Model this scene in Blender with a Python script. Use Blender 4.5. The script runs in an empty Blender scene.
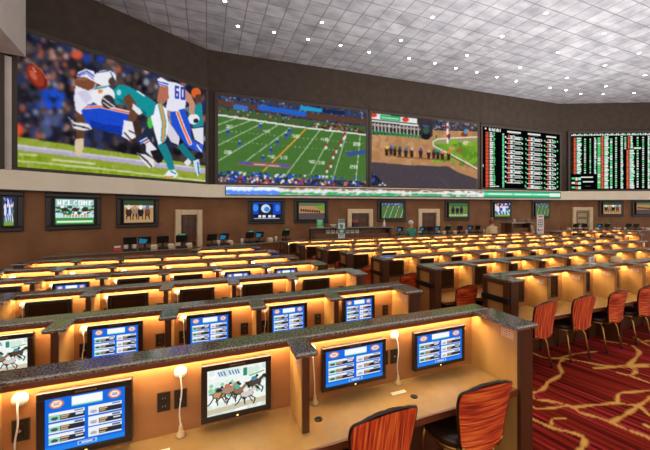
import bpy, math, random
import numpy as np
C = bpy.context.scene.collection
sc = bpy.context.scene
PI = math.pi
EYE = 2.10                      # camera height
FPX, HOR = 307.0, 212.0         # focal length in pixels of a 650 px wide picture, horizon row
def lin(c):
    c = c / 255.0
    return c / 12.92 if c <= 0.04045 else ((c + 0.055) / 1.055) ** 2.4
def rgb(r, g, b): return (lin(r), lin(g), lin(b), 1.0)

# ------------------------------------------------------------------ materials
def newmat(name):
    m = bpy.data.materials.new(name); m.use_nodes = True
    nt = m.node_tree; b = nt.nodes['Principled BSDF']
    return m, nt, b
def setin(b, **k):
    for key, v in k.items(): b.inputs[key.replace('_', ' ')].default_value = v
def plain(name, col, rough=0.5, metal=0.0, spec=0.5):
    m, nt, b = newmat(name)
    setin(b, Base_Color=col, Roughness=rough, Metallic=metal)
    b.inputs['Specular IOR Level'].default_value = spec
    return m
def noisy(name, c1, c2, scale=8.0, rough=0.5, stretch=(1, 1, 1), detail=4.0, bump=0.0, metal=0.0, lo=0.35, hi=0.65, rot=0.0, spec=0.5):
    m, nt, b = newmat(name); N = nt.nodes; L = nt.links
    tc = N.new('ShaderNodeTexCoord'); mp = N.new('ShaderNodeMapping')
    mp.inputs['Scale'].default_value = stretch; mp.inputs['Rotation'].default_value = (0, 0, rot)
    nz = N.new('ShaderNodeTexNoise'); nz.inputs['Scale'].default_value = scale; nz.inputs['Detail'].default_value = detail
    cr = N.new('ShaderNodeValToRGB'); e = cr.color_ramp.elements
    e[0].position = lo; e[0].color = c1; e[1].position = hi; e[1].color = c2
    L.new(tc.outputs['Object'], mp.inputs['Vector']); L.new(mp.outputs['Vector'], nz.inputs['Vector'])
    L.new(nz.outputs['Fac'], cr.inputs['Fac']); L.new(cr.outputs['Color'], b.inputs['Base Color'])
    setin(b, Roughness=rough, Metallic=metal); b.inputs['Specular IOR Level'].default_value = spec
    if bump:
        bp = N.new('ShaderNodeBump'); bp.inputs['Strength'].default_value = bump; bp.inputs['Distance'].default_value = 0.01
        L.new(nz.outputs['Fac'], bp.inputs['Height']); L.new(bp.outputs['Normal'], b.inputs['Normal'])
    return m
def emitter(name, col, strength):
    m = bpy.data.materials.new(name); m.use_nodes = True; nt = m.node_tree; nt.nodes.clear()
    o = nt.nodes.new('ShaderNodeOutputMaterial'); e = nt.nodes.new('ShaderNodeEmission')
    e.inputs['Color'].default_value = col; e.inputs['Strength'].default_value = strength
    nt.links.new(e.outputs[0], o.inputs[0]); return m
def display(name, strength):
    m = bpy.data.materials.new(name); m.use_nodes = True; nt = m.node_tree; nt.nodes.clear()
    o = nt.nodes.new('ShaderNodeOutputMaterial'); e = nt.nodes.new('ShaderNodeEmission')
    a = nt.nodes.new('ShaderNodeAttribute'); a.attribute_name = 'pix'
    e.inputs['Strength'].default_value = strength
    nt.links.new(a.outputs['Color'], e.inputs['Color']); nt.links.new(e.outputs[0], o.inputs[0]); return m
def printed(name, rough=0.6):
    m, nt, b = newmat(name)
    a = nt.nodes.new('ShaderNodeAttribute'); a.attribute_name = 'pix'
    nt.links.new(a.outputs['Color'], b.inputs['Base Color']); setin(b, Roughness=rough); return m

M = {}
M['wood'] = noisy('honey_wood', rgb(190, 138, 72), rgb(206, 154, 84), 5, 0.42, (1, 1, 0.12), 5)
M['panelwood'] = noisy('amber_wood', rgb(162, 102, 54), rgb(180, 118, 64), 5, 0.5, (0.15, 1, 1), 5)
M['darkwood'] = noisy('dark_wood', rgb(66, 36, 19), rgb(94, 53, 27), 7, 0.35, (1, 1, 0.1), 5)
M['midwood'] = noisy('mid_wood', rgb(150, 98, 48), rgb(176, 120, 62), 7, 0.4, (1, 1, 0.1), 5)
M['desk'] = noisy('desk_laminate', rgb(166, 128, 76), rgb(172, 134, 82), 12, 0.22, (1, 1, 1), 3)
M['edge'] = plain('desk_edge', rgb(110, 55, 28), 0.4)
M['granite'] = noisy('brown_granite', rgb(38, 28, 21), rgb(160, 142, 116), 80, 0.12, (1, 1, 1), 4, 0.0, 0.0, 0.34, 0.76, spec=1.0)
M['granite'].node_tree.nodes['Principled BSDF'].inputs['IOR'].default_value = 1.75
M['strip'] = emitter('warm_led', (1.0, 0.82, 0.50, 1), 72.0)
M['black'] = plain('black_plastic', rgb(22, 18, 15), 0.35)
M['bezel'] = plain('brown_black_bezel', rgb(40, 26, 16), 0.35)
M['offscreen'] = plain('dark_glass', rgb(50, 30, 15), 0.18, 0, 0.35)
M['display'] = display('led_display', 1.0)
M['printed'] = printed('printed_paper')
M['chrome'] = plain('brushed_metal', rgb(190, 180, 160), 0.3, 1.0)
M['steel'] = plain('outlet_metal', rgb(120, 100, 78), 0.35, 0.8)
M['white'] = plain('white_plastic', rgb(232, 222, 205), 0.4)
M['tan'] = plain('tan_plastic', rgb(210, 180, 130), 0.4)
M['gold'] = plain('brass_metal', rgb(176, 128, 62), 0.32, 0.9)
M['vinyl'] = plain('brown_vinyl', rgb(48, 26, 14), 0.35)
M['frame'] = plain('chair_frame', rgb(40, 22, 12), 0.3)
M['rubber'] = plain('rubber', rgb(25, 20, 18), 0.7)
M['wallup'] = noisy('dark_brown_wall', rgb(60, 47, 37), rgb(70, 56, 44), 3, 0.8)
M['walllow'] = noisy('red_brown_wall', rgb(128, 84, 50), rgb(150, 102, 62), 1.3, 0.75, (1, 1, 1), 6)
M['band'] = noisy('cream_band', rgb(246, 234, 206), rgb(252, 240, 214), 2, 0.6)
M['scrframe'] = plain('screen_frame', rgb(66, 54, 44), 0.5)
M['pillargrey'] = noisy('grey_plaster', rgb(208, 198, 188), rgb(216, 206, 196), 3, 0.8)
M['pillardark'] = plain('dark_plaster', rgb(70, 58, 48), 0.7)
M['casing'] = noisy('tan_casing', rgb(224, 196, 152), rgb(234, 208, 166), 4, 0.5)
M['doorwood'] = noisy('door_wood', rgb(92, 56, 30), rgb(110, 70, 40), 8, 0.4, (1, 1, 0.1))
M['doorcream'] = plain('cream_door', rgb(190, 160, 118), 0.5)
M['counterw'] = noisy('counter_wood', rgb(122, 72, 32), rgb(140, 86, 40), 5, 0.4, (1, 1, 0.15))
M['counterdark'] = noisy('counter_dark_wood', rgb(112, 66, 34), rgb(130, 80, 42), 6, 0.4, (1, 1, 0.15))
M['lens'] = emitter('downlight_glow', (1.0, 0.95, 0.86, 1), 30.0)
M['trimwhite'] = plain('trim_white', rgb(215, 213, 210), 0.5)
M['paper'] = plain('paper', rgb(235, 228, 215), 0.7)
M['green'] = plain('green_plastic', rgb(40, 190, 110), 0.4)
M['greenscr'] = emitter('green_screen', rgb(60, 200, 120), 0.8)
M['bluescr'] = emitter('blue_screen', rgb(44, 130, 175), .7)
M['red'] = plain('red_print', rgb(190, 60, 45), 0.5)
M['skin'] = plain('skin', rgb(200, 150, 115), 0.6)
M['hairw'] = noisy('white_hair', rgb(205, 200, 190), rgb(225, 220, 212), 60, 0.7)
M['hairr'] = noisy('auburn_hair', rgb(125, 62, 40), rgb(150, 84, 56), 60, 0.7)
M['hairg'] = noisy('grey_hair', rgb(120, 112, 100), rgb(145, 135, 122), 60, 0.7)
M['shirtg'] = noisy('green_shirt', rgb(44, 120, 92), rgb(64, 140, 110), 30, 0.8)
M['shirtc'] = noisy('cream_shirt', rgb(205, 170, 120), rgb(220, 188, 140), 30, 0.8)
M['shirto'] = noisy('oatmeal_shirt', rgb(190, 172, 140), rgb(205, 188, 158), 30, 0.8)
M['trousers'] = plain('dark_trousers', rgb(35, 33, 38), 0.8)
M['led_y'] = emitter('power_light', (1, 0.75, 0.2, 1), 2.0)
def fabric(name, vertical):
    m, nt, b = newmat(name); N = nt.nodes; L = nt.links
    tc = N.new('ShaderNodeTexCoord'); mp = N.new('ShaderNodeMapping')
    mp.inputs['Scale'].default_value = (60, 3, 3.0) if vertical else (4, 3, 75)
    nz = N.new('ShaderNodeTexNoise'); nz.inputs['Scale'].default_value = 1.0; nz.inputs['Detail'].default_value = 3
    cr = N.new('ShaderNodeValToRGB'); e = cr.color_ramp.elements
    e[0].position = 0.34; e[0].color = rgb(132, 30, 8); e[1].position = 0.70; e[1].color = rgb(250, 132, 52)
    k = cr.color_ramp.elements.new(0.5); k.color = rgb(212, 66, 20)
    L.new(tc.outputs['Object'], mp.inputs['Vector']); L.new(mp.outputs['Vector'], nz.inputs['Vector'])
    L.new(nz.outputs['Fac'], cr.inputs['Fac']); L.new(cr.outputs['Color'], b.inputs['Base Color'])
    setin(b, Roughness=0.6); return m
M['fabv'] = fabric('orange_striped_fabric_upright', True)
M['fabh'] = fabric('orange_striped_fabric_crosswise', False)
def carpet():
    m, nt, b = newmat('patterned_carpet'); N = nt.nodes; L = nt.links
    tc = N.new('ShaderNodeTexCoord'); mp = N.new('ShaderNodeMapping')
    ang = math.atan2(0.835, -0.55)
    mp.inputs['Rotation'].default_value = (0, 0, -ang); mp.inputs['Scale'].default_value = (1, 1, 1)
    L.new(tc.outputs['Object'], mp.inputs['Vector'])
    m2 = N.new('ShaderNodeMapping'); m2.inputs['Scale'].default_value = (0.35, 19.0, 1.0); L.new(mp.outputs['Vector'], m2.inputs['Vector'])
    nz = N.new('ShaderNodeTexNoise'); nz.inputs['Scale'].default_value = 1.0; nz.inputs['Detail'].default_value = 2.5; nz.inputs['Roughness'].default_value = 0.7
    L.new(m2.outputs['Vector'], nz.inputs['Vector'])
    cr = N.new('ShaderNodeValToRGB'); e = cr.color_ramp.elements
    e[0].position = 0.33; e[0].color = rgb(62, 6, 6); e[1].position = 0.72; e[1].color = rgb(224, 82, 100)
    for p, c in ((0.43, rgb(112, 18, 10)), (0.52, rgb(132, 40, 12)), (0.60, rgb(170, 26, 34))):
        k = cr.color_ramp.elements.new(p); k.color = c
    L.new(nz.outputs['Fac'], cr.inputs['Fac'])
    # vein network outside the traced area
    wz = N.new('ShaderNodeTexNoise'); wz.inputs['Scale'].default_value = 1.6; wz.inputs['Detail'].default_value = 2
    L.new(tc.outputs['Object'], wz.inputs['Vector'])
    ad = N.new('ShaderNodeVectorMath'); ad.operation = 'MULTIPLY_ADD'; ad.inputs[1].default_value = (0.5, 0.5, 0)
    L.new(wz.outputs['Color'], ad.inputs[0]); L.new(tc.outputs['Object'], ad.inputs[2])
    vo = N.new('ShaderNodeTexVoronoi'); vo.feature = 'DISTANCE_TO_EDGE'; vo.inputs['Scale'].default_value = 1.5
    L.new(ad.outputs[0], vo.inputs['Vector'])
    lt = N.new('ShaderNodeMath'); lt.operation = 'LESS_THAN'; lt.inputs[1].default_value = 0.03; L.new(vo.outputs['Distance'], lt.inputs[0])
    a = N.new('ShaderNodeAttribute'); a.attribute_name = 'vein'
    sp = N.new('ShaderNodeSeparateColor'); L.new(a.outputs['Color'], sp.inputs[0])
    mx = N.new('ShaderNodeMath'); mx.operation = 'MULTIPLY'; L.new(lt.outputs[0], mx.inputs[0]); L.new(sp.outputs[1], mx.inputs[1])
    m3 = N.new('ShaderNodeMath'); m3.operation = 'MAXIMUM'; L.new(mx.outputs[0], m3.inputs[0]); L.new(sp.outputs[0], m3.inputs[1])
    mix = N.new('ShaderNodeMix'); mix.data_type = 'RGBA'
    L.new(m3.outputs[0], mix.inputs[0]); L.new(cr.outputs['Color'], mix.inputs[6]); mix.inputs[7].default_value = rgb(236, 176, 88)
    L.new(mix.outputs[2], b.inputs['Base Color']); setin(b, Roughness=0.95); b.inputs['Specular IOR Level'].default_value = 0.1
    return m
M['carpet'] = carpet()
PHI = math.atan2(307, 1120 - 325)          # direction in which the desk rows run
DX, DY = math.cos(PHI), math.sin(PHI)
def sw(s, w, z=0.0): return (s * DX - w * DY, s * DY + w * DX, z)
def ceilmat():
    m, nt, b = newmat('tiled_ceiling'); N = nt.nodes; L = nt.links
    tc = N.new('ShaderNodeTexCoord'); mp = N.new('ShaderNodeMapping'); mp.inputs['Rotation'].default_value = (0, 0, -PHI)
    L.new(tc.outputs['Object'], mp.inputs['Vector'])
    br = N.new('ShaderNodeTexBrick'); br.offset = 0.0; br.squash = 1.0
    br.inputs['Scale'].default_value = 1.0; br.inputs['Brick Width'].default_value = 0.6; br.inputs['Row Height'].default_value = 0.6
    br.inputs['Mortar Size'].default_value = 0.022; br.inputs['Mortar Smooth'].default_value = 0.3
    br.inputs['Color1'].default_value = rgb(186, 186, 190); br.inputs['Color2'].default_value = rgb(210, 210, 212); br.inputs['Mortar'].default_value = rgb(150, 148, 158)
    L.new(mp.outputs['Vector'], br.inputs['Vector'])
    nz = N.new('ShaderNodeTexNoise'); nz.inputs['Scale'].default_value = 1.5; nz.inputs['Detail'].default_value = 3
    m2 = N.new('ShaderNodeMapping'); m2.inputs['Scale'].default_value = (1.0, 1.8, 1); L.new(mp.outputs['Vector'], m2.inputs['Vector']); L.new(m2.outputs['Vector'], nz.inputs['Vector'])
    cr = N.new('ShaderNodeValToRGB'); e = cr.color_ramp.elements
    e[0].position = 0.32; e[0].color = (0.66, 0.66, 0.68, 1); e[1].position = 0.62; e[1].color = (1, 1, 1, 1)
    L.new(nz.outputs['Fac'], cr.inputs['Fac'])
    mix = N.new('ShaderNodeMix'); mix.data_type = 'RGBA'; mix.blend_type = 'MULTIPLY'; mix.inputs[0].default_value = 1.0
    L.new(br.outputs['Color'], mix.inputs[6]); L.new(cr.outputs['Color'], mix.inputs[7])
    L.new(mix.outputs[2], b.inputs['Base Color']); setin(b, Roughness=0.8)
    return m
M['ceiling'] = ceilmat()

# ------------------------------------------------------------------ mesh helpers
class MB:
    def __init__(s): s.v = []; s.f = []; s.m = []; s.sm = []
    def add(s, vs, fs, m=0, smooth=False):
        o = len(s.v); s.v += [tuple(p) for p in vs]
        for f in fs: s.f.append([i + o for i in f]); s.m.append(m); s.sm.append(smooth)
        return s
    def box(s, x0, x1, y0, y1, z0, z1, m=0):
        vs = [(x0, y0, z0), (x1, y0, z0), (x1, y1, z0), (x0, y1, z0), (x0, y0, z1), (x1, y0, z1), (x1, y1, z1), (x0, y1, z1)]
        return s.add(vs, [(0, 3, 2, 1), (4, 5, 6, 7), (0, 1, 5, 4), (1, 2, 6, 5), (2, 3, 7, 6), (3, 0, 4, 7)], m)
    def prism(s, poly, z0, z1, m=0):
        n = len(poly)
        vs = [(x, y, z0) for x, y in poly] + [(x, y, z1) for x, y in poly]
        fs = [tuple(range(n - 1, -1, -1)), tuple(range(n, 2 * n))] + [(i, (i + 1) % n, n + (i + 1) % n, n + i) for i in range(n)]
        return s.add(vs, fs, m)
    def frame(s, x0, x1, z0, z1, t, y0, y1, m=0):
        s.box(x0, x1, y0, y1, z1 - t, z1, m); s.box(x0, x1, y0, y1, z0, z0 + t, m)
        s.box(x0, x0 + t, y0, y1, z0 + t, z1 - t, m); s.box(x1 - t, x1, y0, y1, z0 + t, z1 - t, m); return s
    def tube(s, pts, r, n=8, m=0, closed=False):
        P = [np.array(p, float) for p in pts]; k = len(P)
        rs = r if isinstance(r, (list, tuple)) else [r] * k
        vs = []; up = None
        for i in range(k):
            a = P[i - 1] if (i > 0 or closed) else P[i]; b = P[(i + 1) % k] if (i < k - 1 or closed) else P[i]
            t = b - a; t /= (np.linalg.norm(t) + 1e-9)
            if up is None:
                up = np.array((0, 0, 1.0)) if abs(t[2]) < 0.9 else np.array((1.0, 0, 0))
            u = np.cross(t, up); u /= (np.linalg.norm(u) + 1e-9); w = np.cross(u, t); up = w
            for j in range(n):
                q = 2 * PI * j / n
                vs.append(P[i] + rs[i] * (math.cos(q) * u + math.sin(q) * w))
        fs = []
        for i in range(k if closed else k - 1):
            i2 = (i + 1) % k
            for j in range(n): fs.append((i * n + j, i * n + (j + 1) % n, i2 * n + (j + 1) % n, i2 * n + j))
        if not closed: fs += [tuple(range(n - 1, -1, -1)), tuple((k - 1) * n + j for j in range(n))]
        return s.add(vs, fs, m, True)
    def lathe(s, prof, n=16, m=0, cx=0, cy=0, axis='z', off=(0, 0, 0)):
        vs = []; fs = []
        for r, z in prof:
            for j in range(n):
                a = 2 * PI * j / n; x, y = r * math.cos(a), r * math.sin(a)
                p = (x + cx, y + cy, z) if axis == 'z' else (x, -z, y)
                vs.append((p[0] + off[0], p[1] + off[1], p[2] + off[2]))
        for i in range(len(prof) - 1):
            for j in range(n): fs.append((i * n + j, i * n + (j + 1) % n, (i + 1) * n + (j + 1) % n, (i + 1) * n + j))
        fs.append(tuple(range(n - 1, -1, -1))); fs.append(tuple((len(prof) - 1) * n + j for j in range(n)))
        return s.add(vs, fs, m, True)
    def build(s, name, mats, parent=None, bevel=0.0, loc=None, seg=2):
        me = bpy.data.meshes.new(name); me.from_pydata(s.v, [], s.f)
        if not isinstance(mats, (list, tuple)): mats = [mats]
        for x in mats: me.materials.append(M[x] if isinstance(x, str) else x)
        me.polygons.foreach_set('material_index', s.m); me.polygons.foreach_set('use_smooth', s.sm); me.update()
        o = bpy.data.objects.new(name, me); C.objects.link(o)
        if parent: o.parent = parent
        if loc: o.location = loc
        if bevel:
            b = o.modifiers.new('bevel', 'BEVEL'); b.width = bevel; b.segments = seg; b.limit_method = 'ANGLE'; b.angle_limit = 0.7
        return o
def tag(o, label, cat, group=None):
    o['label'] = label; o['category'] = cat
    if group: o['group'] = group
    return o
def thing(name, label, cat, loc=(0, 0, 0), rz=0.0, group=None):
    o = bpy.data.objects.new(name, None); C.objects.link(o); o.empty_display_size = 0.1
    o.location = loc; o.rotation_euler = (0, 0, rz); return tag(o, label, cat, group)
KIDS = {}
def kids(o):
    return [c for c in o.children]
def dup(root, loc, rz, label, group=None):
    r = root.copy(); C.objects.link(r); r.location = loc; r.rotation_euler = (0, 0, rz); r['label'] = label
    if group: r['group'] = group
    for ch in list(root.children):
        c = ch.copy(); C.objects.link(c); c.parent = r
        for g in list(ch.children):
            q = g.copy(); C.objects.link(q); q.parent = c
    return r
def structure(o): o['kind'] = 'structure'; return o

# ------------------------------------------------------------------ painted pictures: a grid of coloured cells
FONT = {'A': '010101111101101', 'B': '110101110101110', 'C': '011100100100011', 'D': '110101101101110', 'E': '111100110100111', 'K': '101101110101101', 'L': '100100100100111',
        'M': '101111111101101', 'O': '111101101101111', 'W': '101101111111101', '0': '111101101101111', '1': '010110010010111', '2': '111001111100111', '3': '111001011001111',
        '4': '101101111001001', '5': '111100111001111', '6': '111100111101111', '7': '111001010010010', '8': '111101111101111', '9': '111101111001111', ' ': '0' * 15, 'N': '110101101101101', 'R': '110101110101101', 'G': '011100101101011', 'I': '111010010010111', 'V': '101101101101010', 'S': '011100010001110', 'T': '111010010010010'}
class Paint:
    def __init__(s, W, H, P=None):
        s.W, s.H = W, H; s.a = np.zeros((H, W, 3))
        if P is None:
            xs = (np.arange(W) + 0.5) / W; ys = (np.arange(H) + 0.5) / H
            s.X, s.Y = np.meshgrid(xs, ys)
        else: s.X, s.Y = P
    def fill(s, c): s.a[:] = c
    def mask_poly(s, pts):
        X, Y = s.X, s.Y; ins = np.zeros(X.shape, bool); n = len(pts)
        for i in range(n):
            x1, y1 = pts[i]; x2, y2 = pts[(i + 1) % n]
            if y1 == y2: continue
            c = ((y1 > Y) != (y2 > Y)) & (X < (x2 - x1) * (Y - y1) / (y2 - y1) + x1); ins ^= c
        return ins
    def poly(s, pts, c): s.a[s.mask_poly(pts)] = c
    def rect(s, x0, y0, x1, y1, c): s.a[(s.X >= x0) & (s.X < x1) & (s.Y >= y0) & (s.Y < y1)] = c
    def ell(s, cx, cy, rx, ry, c, rot=0.0):
        x = s.X - cx; y = s.Y - cy; ca, sa = math.cos(rot), math.sin(rot)
        u = x * ca + y * sa; v = -x * sa + y * ca
        s.a[(u / rx) ** 2 + (v / ry) ** 2 <= 1] = c
    def line(s, pts, w, c):
        for (x1, y1), (x2, y2) in zip(pts[:-1], pts[1:]):
            dx, dy = x2 - x1, y2 - y1; L2 = dx * dx + dy * dy + 1e-12
            t = np.clip(((s.X - x1) * dx + (s.Y - y1) * dy) / L2, 0, 1)
            s.a[np.hypot(s.X - x1 - t * dx, s.Y - y1 - t * dy) <= w / 2] = c
    def text(s, txt, x0, y0, cw, ch, c, skew=0.0):
        for i, g in enumerate(txt):
            b = FONT.get(g, FONT['0'])
            for r in range(5):
                for k in range(3):
                    if b[r * 3 + k] == '1':
                        xa = x0 + i * cw * 1.3 + k * cw / 3; ya = y0 + r * ch / 5 + skew * (xa - x0)
                        s.rect(xa, ya, xa + cw / 3, ya + ch / 5, c)
    def speckle(s, rnd, mask, cols, n, rmin, rmax, box):
        for _ in range(n):
            x = rnd.uniform(box[0], box[2]); y = rnd.uniform(box[1], box[3]); r = rnd.uniform(rmin, rmax)
            e = ((s.X - x) / r) ** 2 + ((s.Y - y) / (r * 1.25)) ** 2 <= 1
            s.a[e & mask] = cols[rnd.randrange(len(cols))]
    def blur(s, n=1):
        for _ in range(n):
            q = np.pad(s.a, ((1, 1), (1, 1), (0, 0)), 'edge'); q = (q[:-2] + 2 * q[1:-1] + q[2:]) / 4; s.a = (q[:, :-2] + 2 * q[:, 1:-1] + q[:, 2:]) / 4
    def grain(s, seed, amp, mask=None):
        g = np.random.RandomState(seed).normal(0, amp, (s.H, s.W, 1)); s.a = s.a + (g if mask is None else g * mask[:, :, None])
    def mesh(s, name, w, h, mat, parent, loc=(0, 0, 0), smooth_pix=True):
        W, H = s.W, s.H
        # vertices at cell centres (clamped to the border) so colours blend like pixels
        xs = np.linspace(-w / 2, w / 2, W); zs = np.linspace(h, 0, H)
        V = np.zeros((H, W, 3)); V[:, :, 0] = xs[None, :]; V[:, :, 2] = zs[:, None]
        idx = np.arange(W * H).reshape(H, W)
        F = np.stack([idx[1:, :-1], idx[1:, 1:], idx[:-1, 1:], idx[:-1, :-1]], -1).reshape(-1, 4)
        me = bpy.data.meshes.new(name); me.from_pydata(V.reshape(-1, 3).tolist(), [], F.tolist())
        col = np.clip(s.a, 0, 255) / 255.0
        l = np.where(col <= 0.04045, col / 12.92, ((col + 0.055) / 1.055) ** 2.4)
        at = me.color_attributes.new('pix', 'FLOAT_COLOR', 'POINT')
        buf = np.ones((W * H, 4)); buf[:, :3] = l.reshape(-1, 3)
        at.data.foreach_set('color', buf.astype(np.float32).ravel())
        me.materials.append(M[mat]); me.update()
        o = bpy.data.objects.new(name, me); C.objects.link(o)
        if parent: o.parent = parent
        o.location = loc; return o

# ------------------------------------------------------------------ room shell
C12 = (-4.73, 12.32)                      # corner between the two screen walls
A1 = math.atan2(307, 253); E1 = (math.cos(A1), math.sin(A1))
C23 = (14.15, 18.5)
A2 = math.atan2(C23[1] - C12[1], C23[0] - C12[0]); E2 = (math.cos(A2), math.sin(A2)); L2 = math.hypot(C23[0] - C12[0], C23[1] - C12[1])
A3 = math.atan2(-0.05, 1.0); E3 = (math.cos(A3), math.sin(A3))
ZC = 8.62
def on1(t, off=0.0, z=0.0): return (C12[0] - E1[0] * t + E1[1] * off, C12[1] - E1[1] * t - E1[0] * off, z)   # t metres back from the corner, off = out into the room
def on2(t, off=0.0, z=0.0): return (C12[0] + E2[0] * t + E2[1] * off, C12[1] + E2[1] * t - E2[0] * off, z)
def on3(t, off=0.0, z=0.0): return (C23[0] + E3[0] * t + E3[1] * off, C23[1] + E3[1] * t - E3[0] * off, z)
def wall(name, a, org, x0, x1, zsplit):
    m = MB(); m.box(x0, x1, 0, 0.3, 0, zsplit, 0); m.box(x0, x1, 0, 0.3, zsplit, ZC + 0.05, 1)
    o = m.build(name, ['walllow', 'wallup'], None); o.location = (org[0], org[1], 0); o.rotation_euler = (0, 0, a); return structure(o)
wall('wall_left', A1, C12, -13.0, 0.2, 2.9); wall('wall_back', A2, C12, -0.1, L2 + 0.1, 2.95); wall('wall_right', A3, C23, -0.05, 9.5, 3.0)

# carpet: one floor mesh, finer where the gold veins are traced
def floor():
    fx = np.arange(1.5, 6.6, 0.022); fy = np.arange(2.2, 6.3, 0.022)
    xs = np.concatenate([np.array([-14, -8, -3, 0.0]), fx, np.array([9, 14, 20, 26.0])])
    ys = np.concatenate([np.array([-5, -2, 0.0]), fy, np.array([9, 13, 20.0])])
    X, Y = np.meshgrid(xs, ys); D = np.full(X.shape, 9.0)
    a, b = 4.643, 4.643
    A_ = lambda l, oy: [(510 + x / a, oy + y / b) for x, y in l]
    V = [(A_(l, 365), w) for l, w in [
        ([(88, 130), (130, 125), (160, 108), (182, 75), (225, 55), (245, 35), (225, 0)], .05), ([(160, 110), (165, 85), (195, 65)], .03),
        ([(88, 130), (115, 162), (180, 165), (265, 185), (300, 200), (330, 225), (400, 240), (470, 265), (540, 300), (620, 325), (655, 345)], .055),
        ([(88, 185), (120, 205), (200, 200), (265, 188)], .04), ([(300, 195), (400, 185), (500, 175), (560, 185), (600, 190), (655, 150)], .05),
        ([(500, 175), (498, 130), (570, 125), (660, 118)], .045), ([(470, 265), (530, 235), (560, 215), (600, 190)], .05), ([(600, 190), (655, 240)], .05),
        ([(88, 245), (130, 262), (190, 290), (270, 310), (330, 325), (352, 345), (340, 375), (322, 400)], .055), ([(190, 275), (195, 245), (255, 248)], .03),
        ([(630, 280), (655, 292)], .06), ([(390, 15), (500, 10), (640, 5)], .06), ([(500, 35), (560, 50), (590, 30), (560, 12)], .05), ([(560, 50), (655, 85)], .045)]]
    V += [(A_(l, 290), w) for l, w in [
        ([(100, 290), (170, 320), (240, 315), (330, 330), (450, 355), (550, 350), (655, 345)], .06), ([(240, 315), (300, 295), (400, 285)], .04),
        ([(550, 350), (590, 310), (605, 285), (570, 260)], .06), ([(430, 235), (540, 250)], .06), ([(240, 380), (225, 340), (250, 318)], .05), ([(550, 350), (600, 372)], .05),
        ([(580, 220), (610, 240), (655, 235)], .06), ([(610, 240), (655, 262)], .05)]]
    for pl, w in V:
        Q = [((px - 325) / FPX * EYE * FPX / (py - HOR), EYE * FPX / (py - HOR)) for px, py in pl]
        # smooth the polyline
        for _ in range(2):
            R = [Q[0]]
            for (x1, y1), (x2, y2) in zip(Q[:-1], Q[1:]): R += [(.75 * x1 + .25 * x2, .75 * y1 + .25 * y2), (.25 * x1 + .75 * x2, .25 * y1 + .75 * y2)]
            Q = R + [Q[-1]]
        for k, ((x1, y1), (x2, y2)) in enumerate(zip(Q[:-1], Q[1:])):
            dx, dy = x2 - x1, y2 - y1; t = np.clip(((X - x1) * dx + (Y - y1) * dy) / (dx * dx + dy * dy + 1e-12), 0, 1)
            ww = w * .66 * (0.5 + 0.22 * math.sin(k * 0.9))
            D = np.minimum(D, np.hypot(X - x1 - t * dx, Y - y1 - t * dy) / ww)
    vein = np.clip((1.25 - D) / 0.5, 0, 1)
    inside = (X >= 1.6) & (X <= 6.5) & (Y >= 2.3) & (Y <= 6.2)
    H, W = X.shape; idx = np.arange(W * H).reshape(H, W)
    F = np.stack([idx[:-1, :-1], idx[:-1, 1:], idx[1:, 1:], idx[1:, :-1]], -1).reshape(-1, 4)
    me = bpy.data.meshes.new('floor'); me.from_pydata(np.stack([X, Y, X * 0], -1).reshape(-1, 3).tolist(), [], F.tolist())
    at = me.color_attributes.new('vein', 'FLOAT_COLOR', 'POINT'); buf = np.ones((W * H, 4), np.float32)
    buf[:, 0] = np.where(inside, vein, 0).ravel(); buf[:, 1] = (~inside).ravel().astype(np.float32); buf[:, 2] = 0
    at.data.foreach_set('color', buf.ravel()); me.materials.append(M['carpet']); me.update()
    o = bpy.data.objects.new('floor', me); C.objects.link(o); structure(o)
floor()
m = MB(); m.box(-15, 26, -4.5, 21, ZC, ZC + 0.1); structure(m.build('ceiling', 'ceiling'))

# cream band along the walls, with a dark lip below
ZB = lambda f: 0.14 * f
def band(name, a, org, x0, x1, zl, zr):
    m = MB(); pr = 0.22
    vs = []
    for x, dz in ((x0, zl), (x1, zr)):
        for (y, z) in ((0, 2.68), (-pr, 2.68), (-pr, 3.19), (0, 3.19)): vs.append((x, y, z + dz))
    m.add(vs, [(0, 1, 5, 4), (1, 2, 6, 5), (2, 3, 7, 6), (3, 0, 4, 7), (3, 2, 1, 0), (4, 5, 6, 7)])
    m2 = []
    for x, dz in ((x0, zl), (x1, zr)):
        for (y, z) in ((0, 2.655), (-pr - .02, 2.655), (-pr - .02, 2.68), (0, 2.68)): m2.append((x, y, z + dz))
    m.add(m2, [(0, 1, 5, 4), (1, 2, 6, 5), (2, 3, 7, 6), (3, 0, 4, 7), (3, 2, 1, 0), (4, 5, 6, 7)], 1)
    o = m.build(name, ['band', 'pillardark']); o.location = (org[0], org[1], 0); o.rotation_euler = (0, 0, a); return structure(o)
band('trim_1', A1, C12, -13, 0.1, 0, 0); band('trim_2', A2, C12, 0.0, L2, 0.0, 0.14); band('trim_3', A3, C23, 0, 9.5, 0.14, 0.14)

# dropped beam and pillar at the end of the first screen
m = MB(); m.box(-2.6, 0, -8.5, 0, 6.09, ZC); o = m.build('beam', 'pillargrey'); o.location = (-7.7, 7.9, 0); o.rotation_euler = (0, 0, math.atan2(.88, -.47) - PI / 2); structure(o)
o.name = 'ceiling_beam'
pp = on1(5.72, 0.0)
m = MB(); m.box(-1.5, 0.0, -0.28, 0, 3.2, 6.09, 0); m.box(0.0, 0.13, -0.22, 0, 3.2, 6.09, 1); o = m.build('pillar', ['pillardark', 'pillargrey']); o.location = on1(5.66, 0.0); o.rotation_euler = (0, 0, A1); structure(o)

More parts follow.
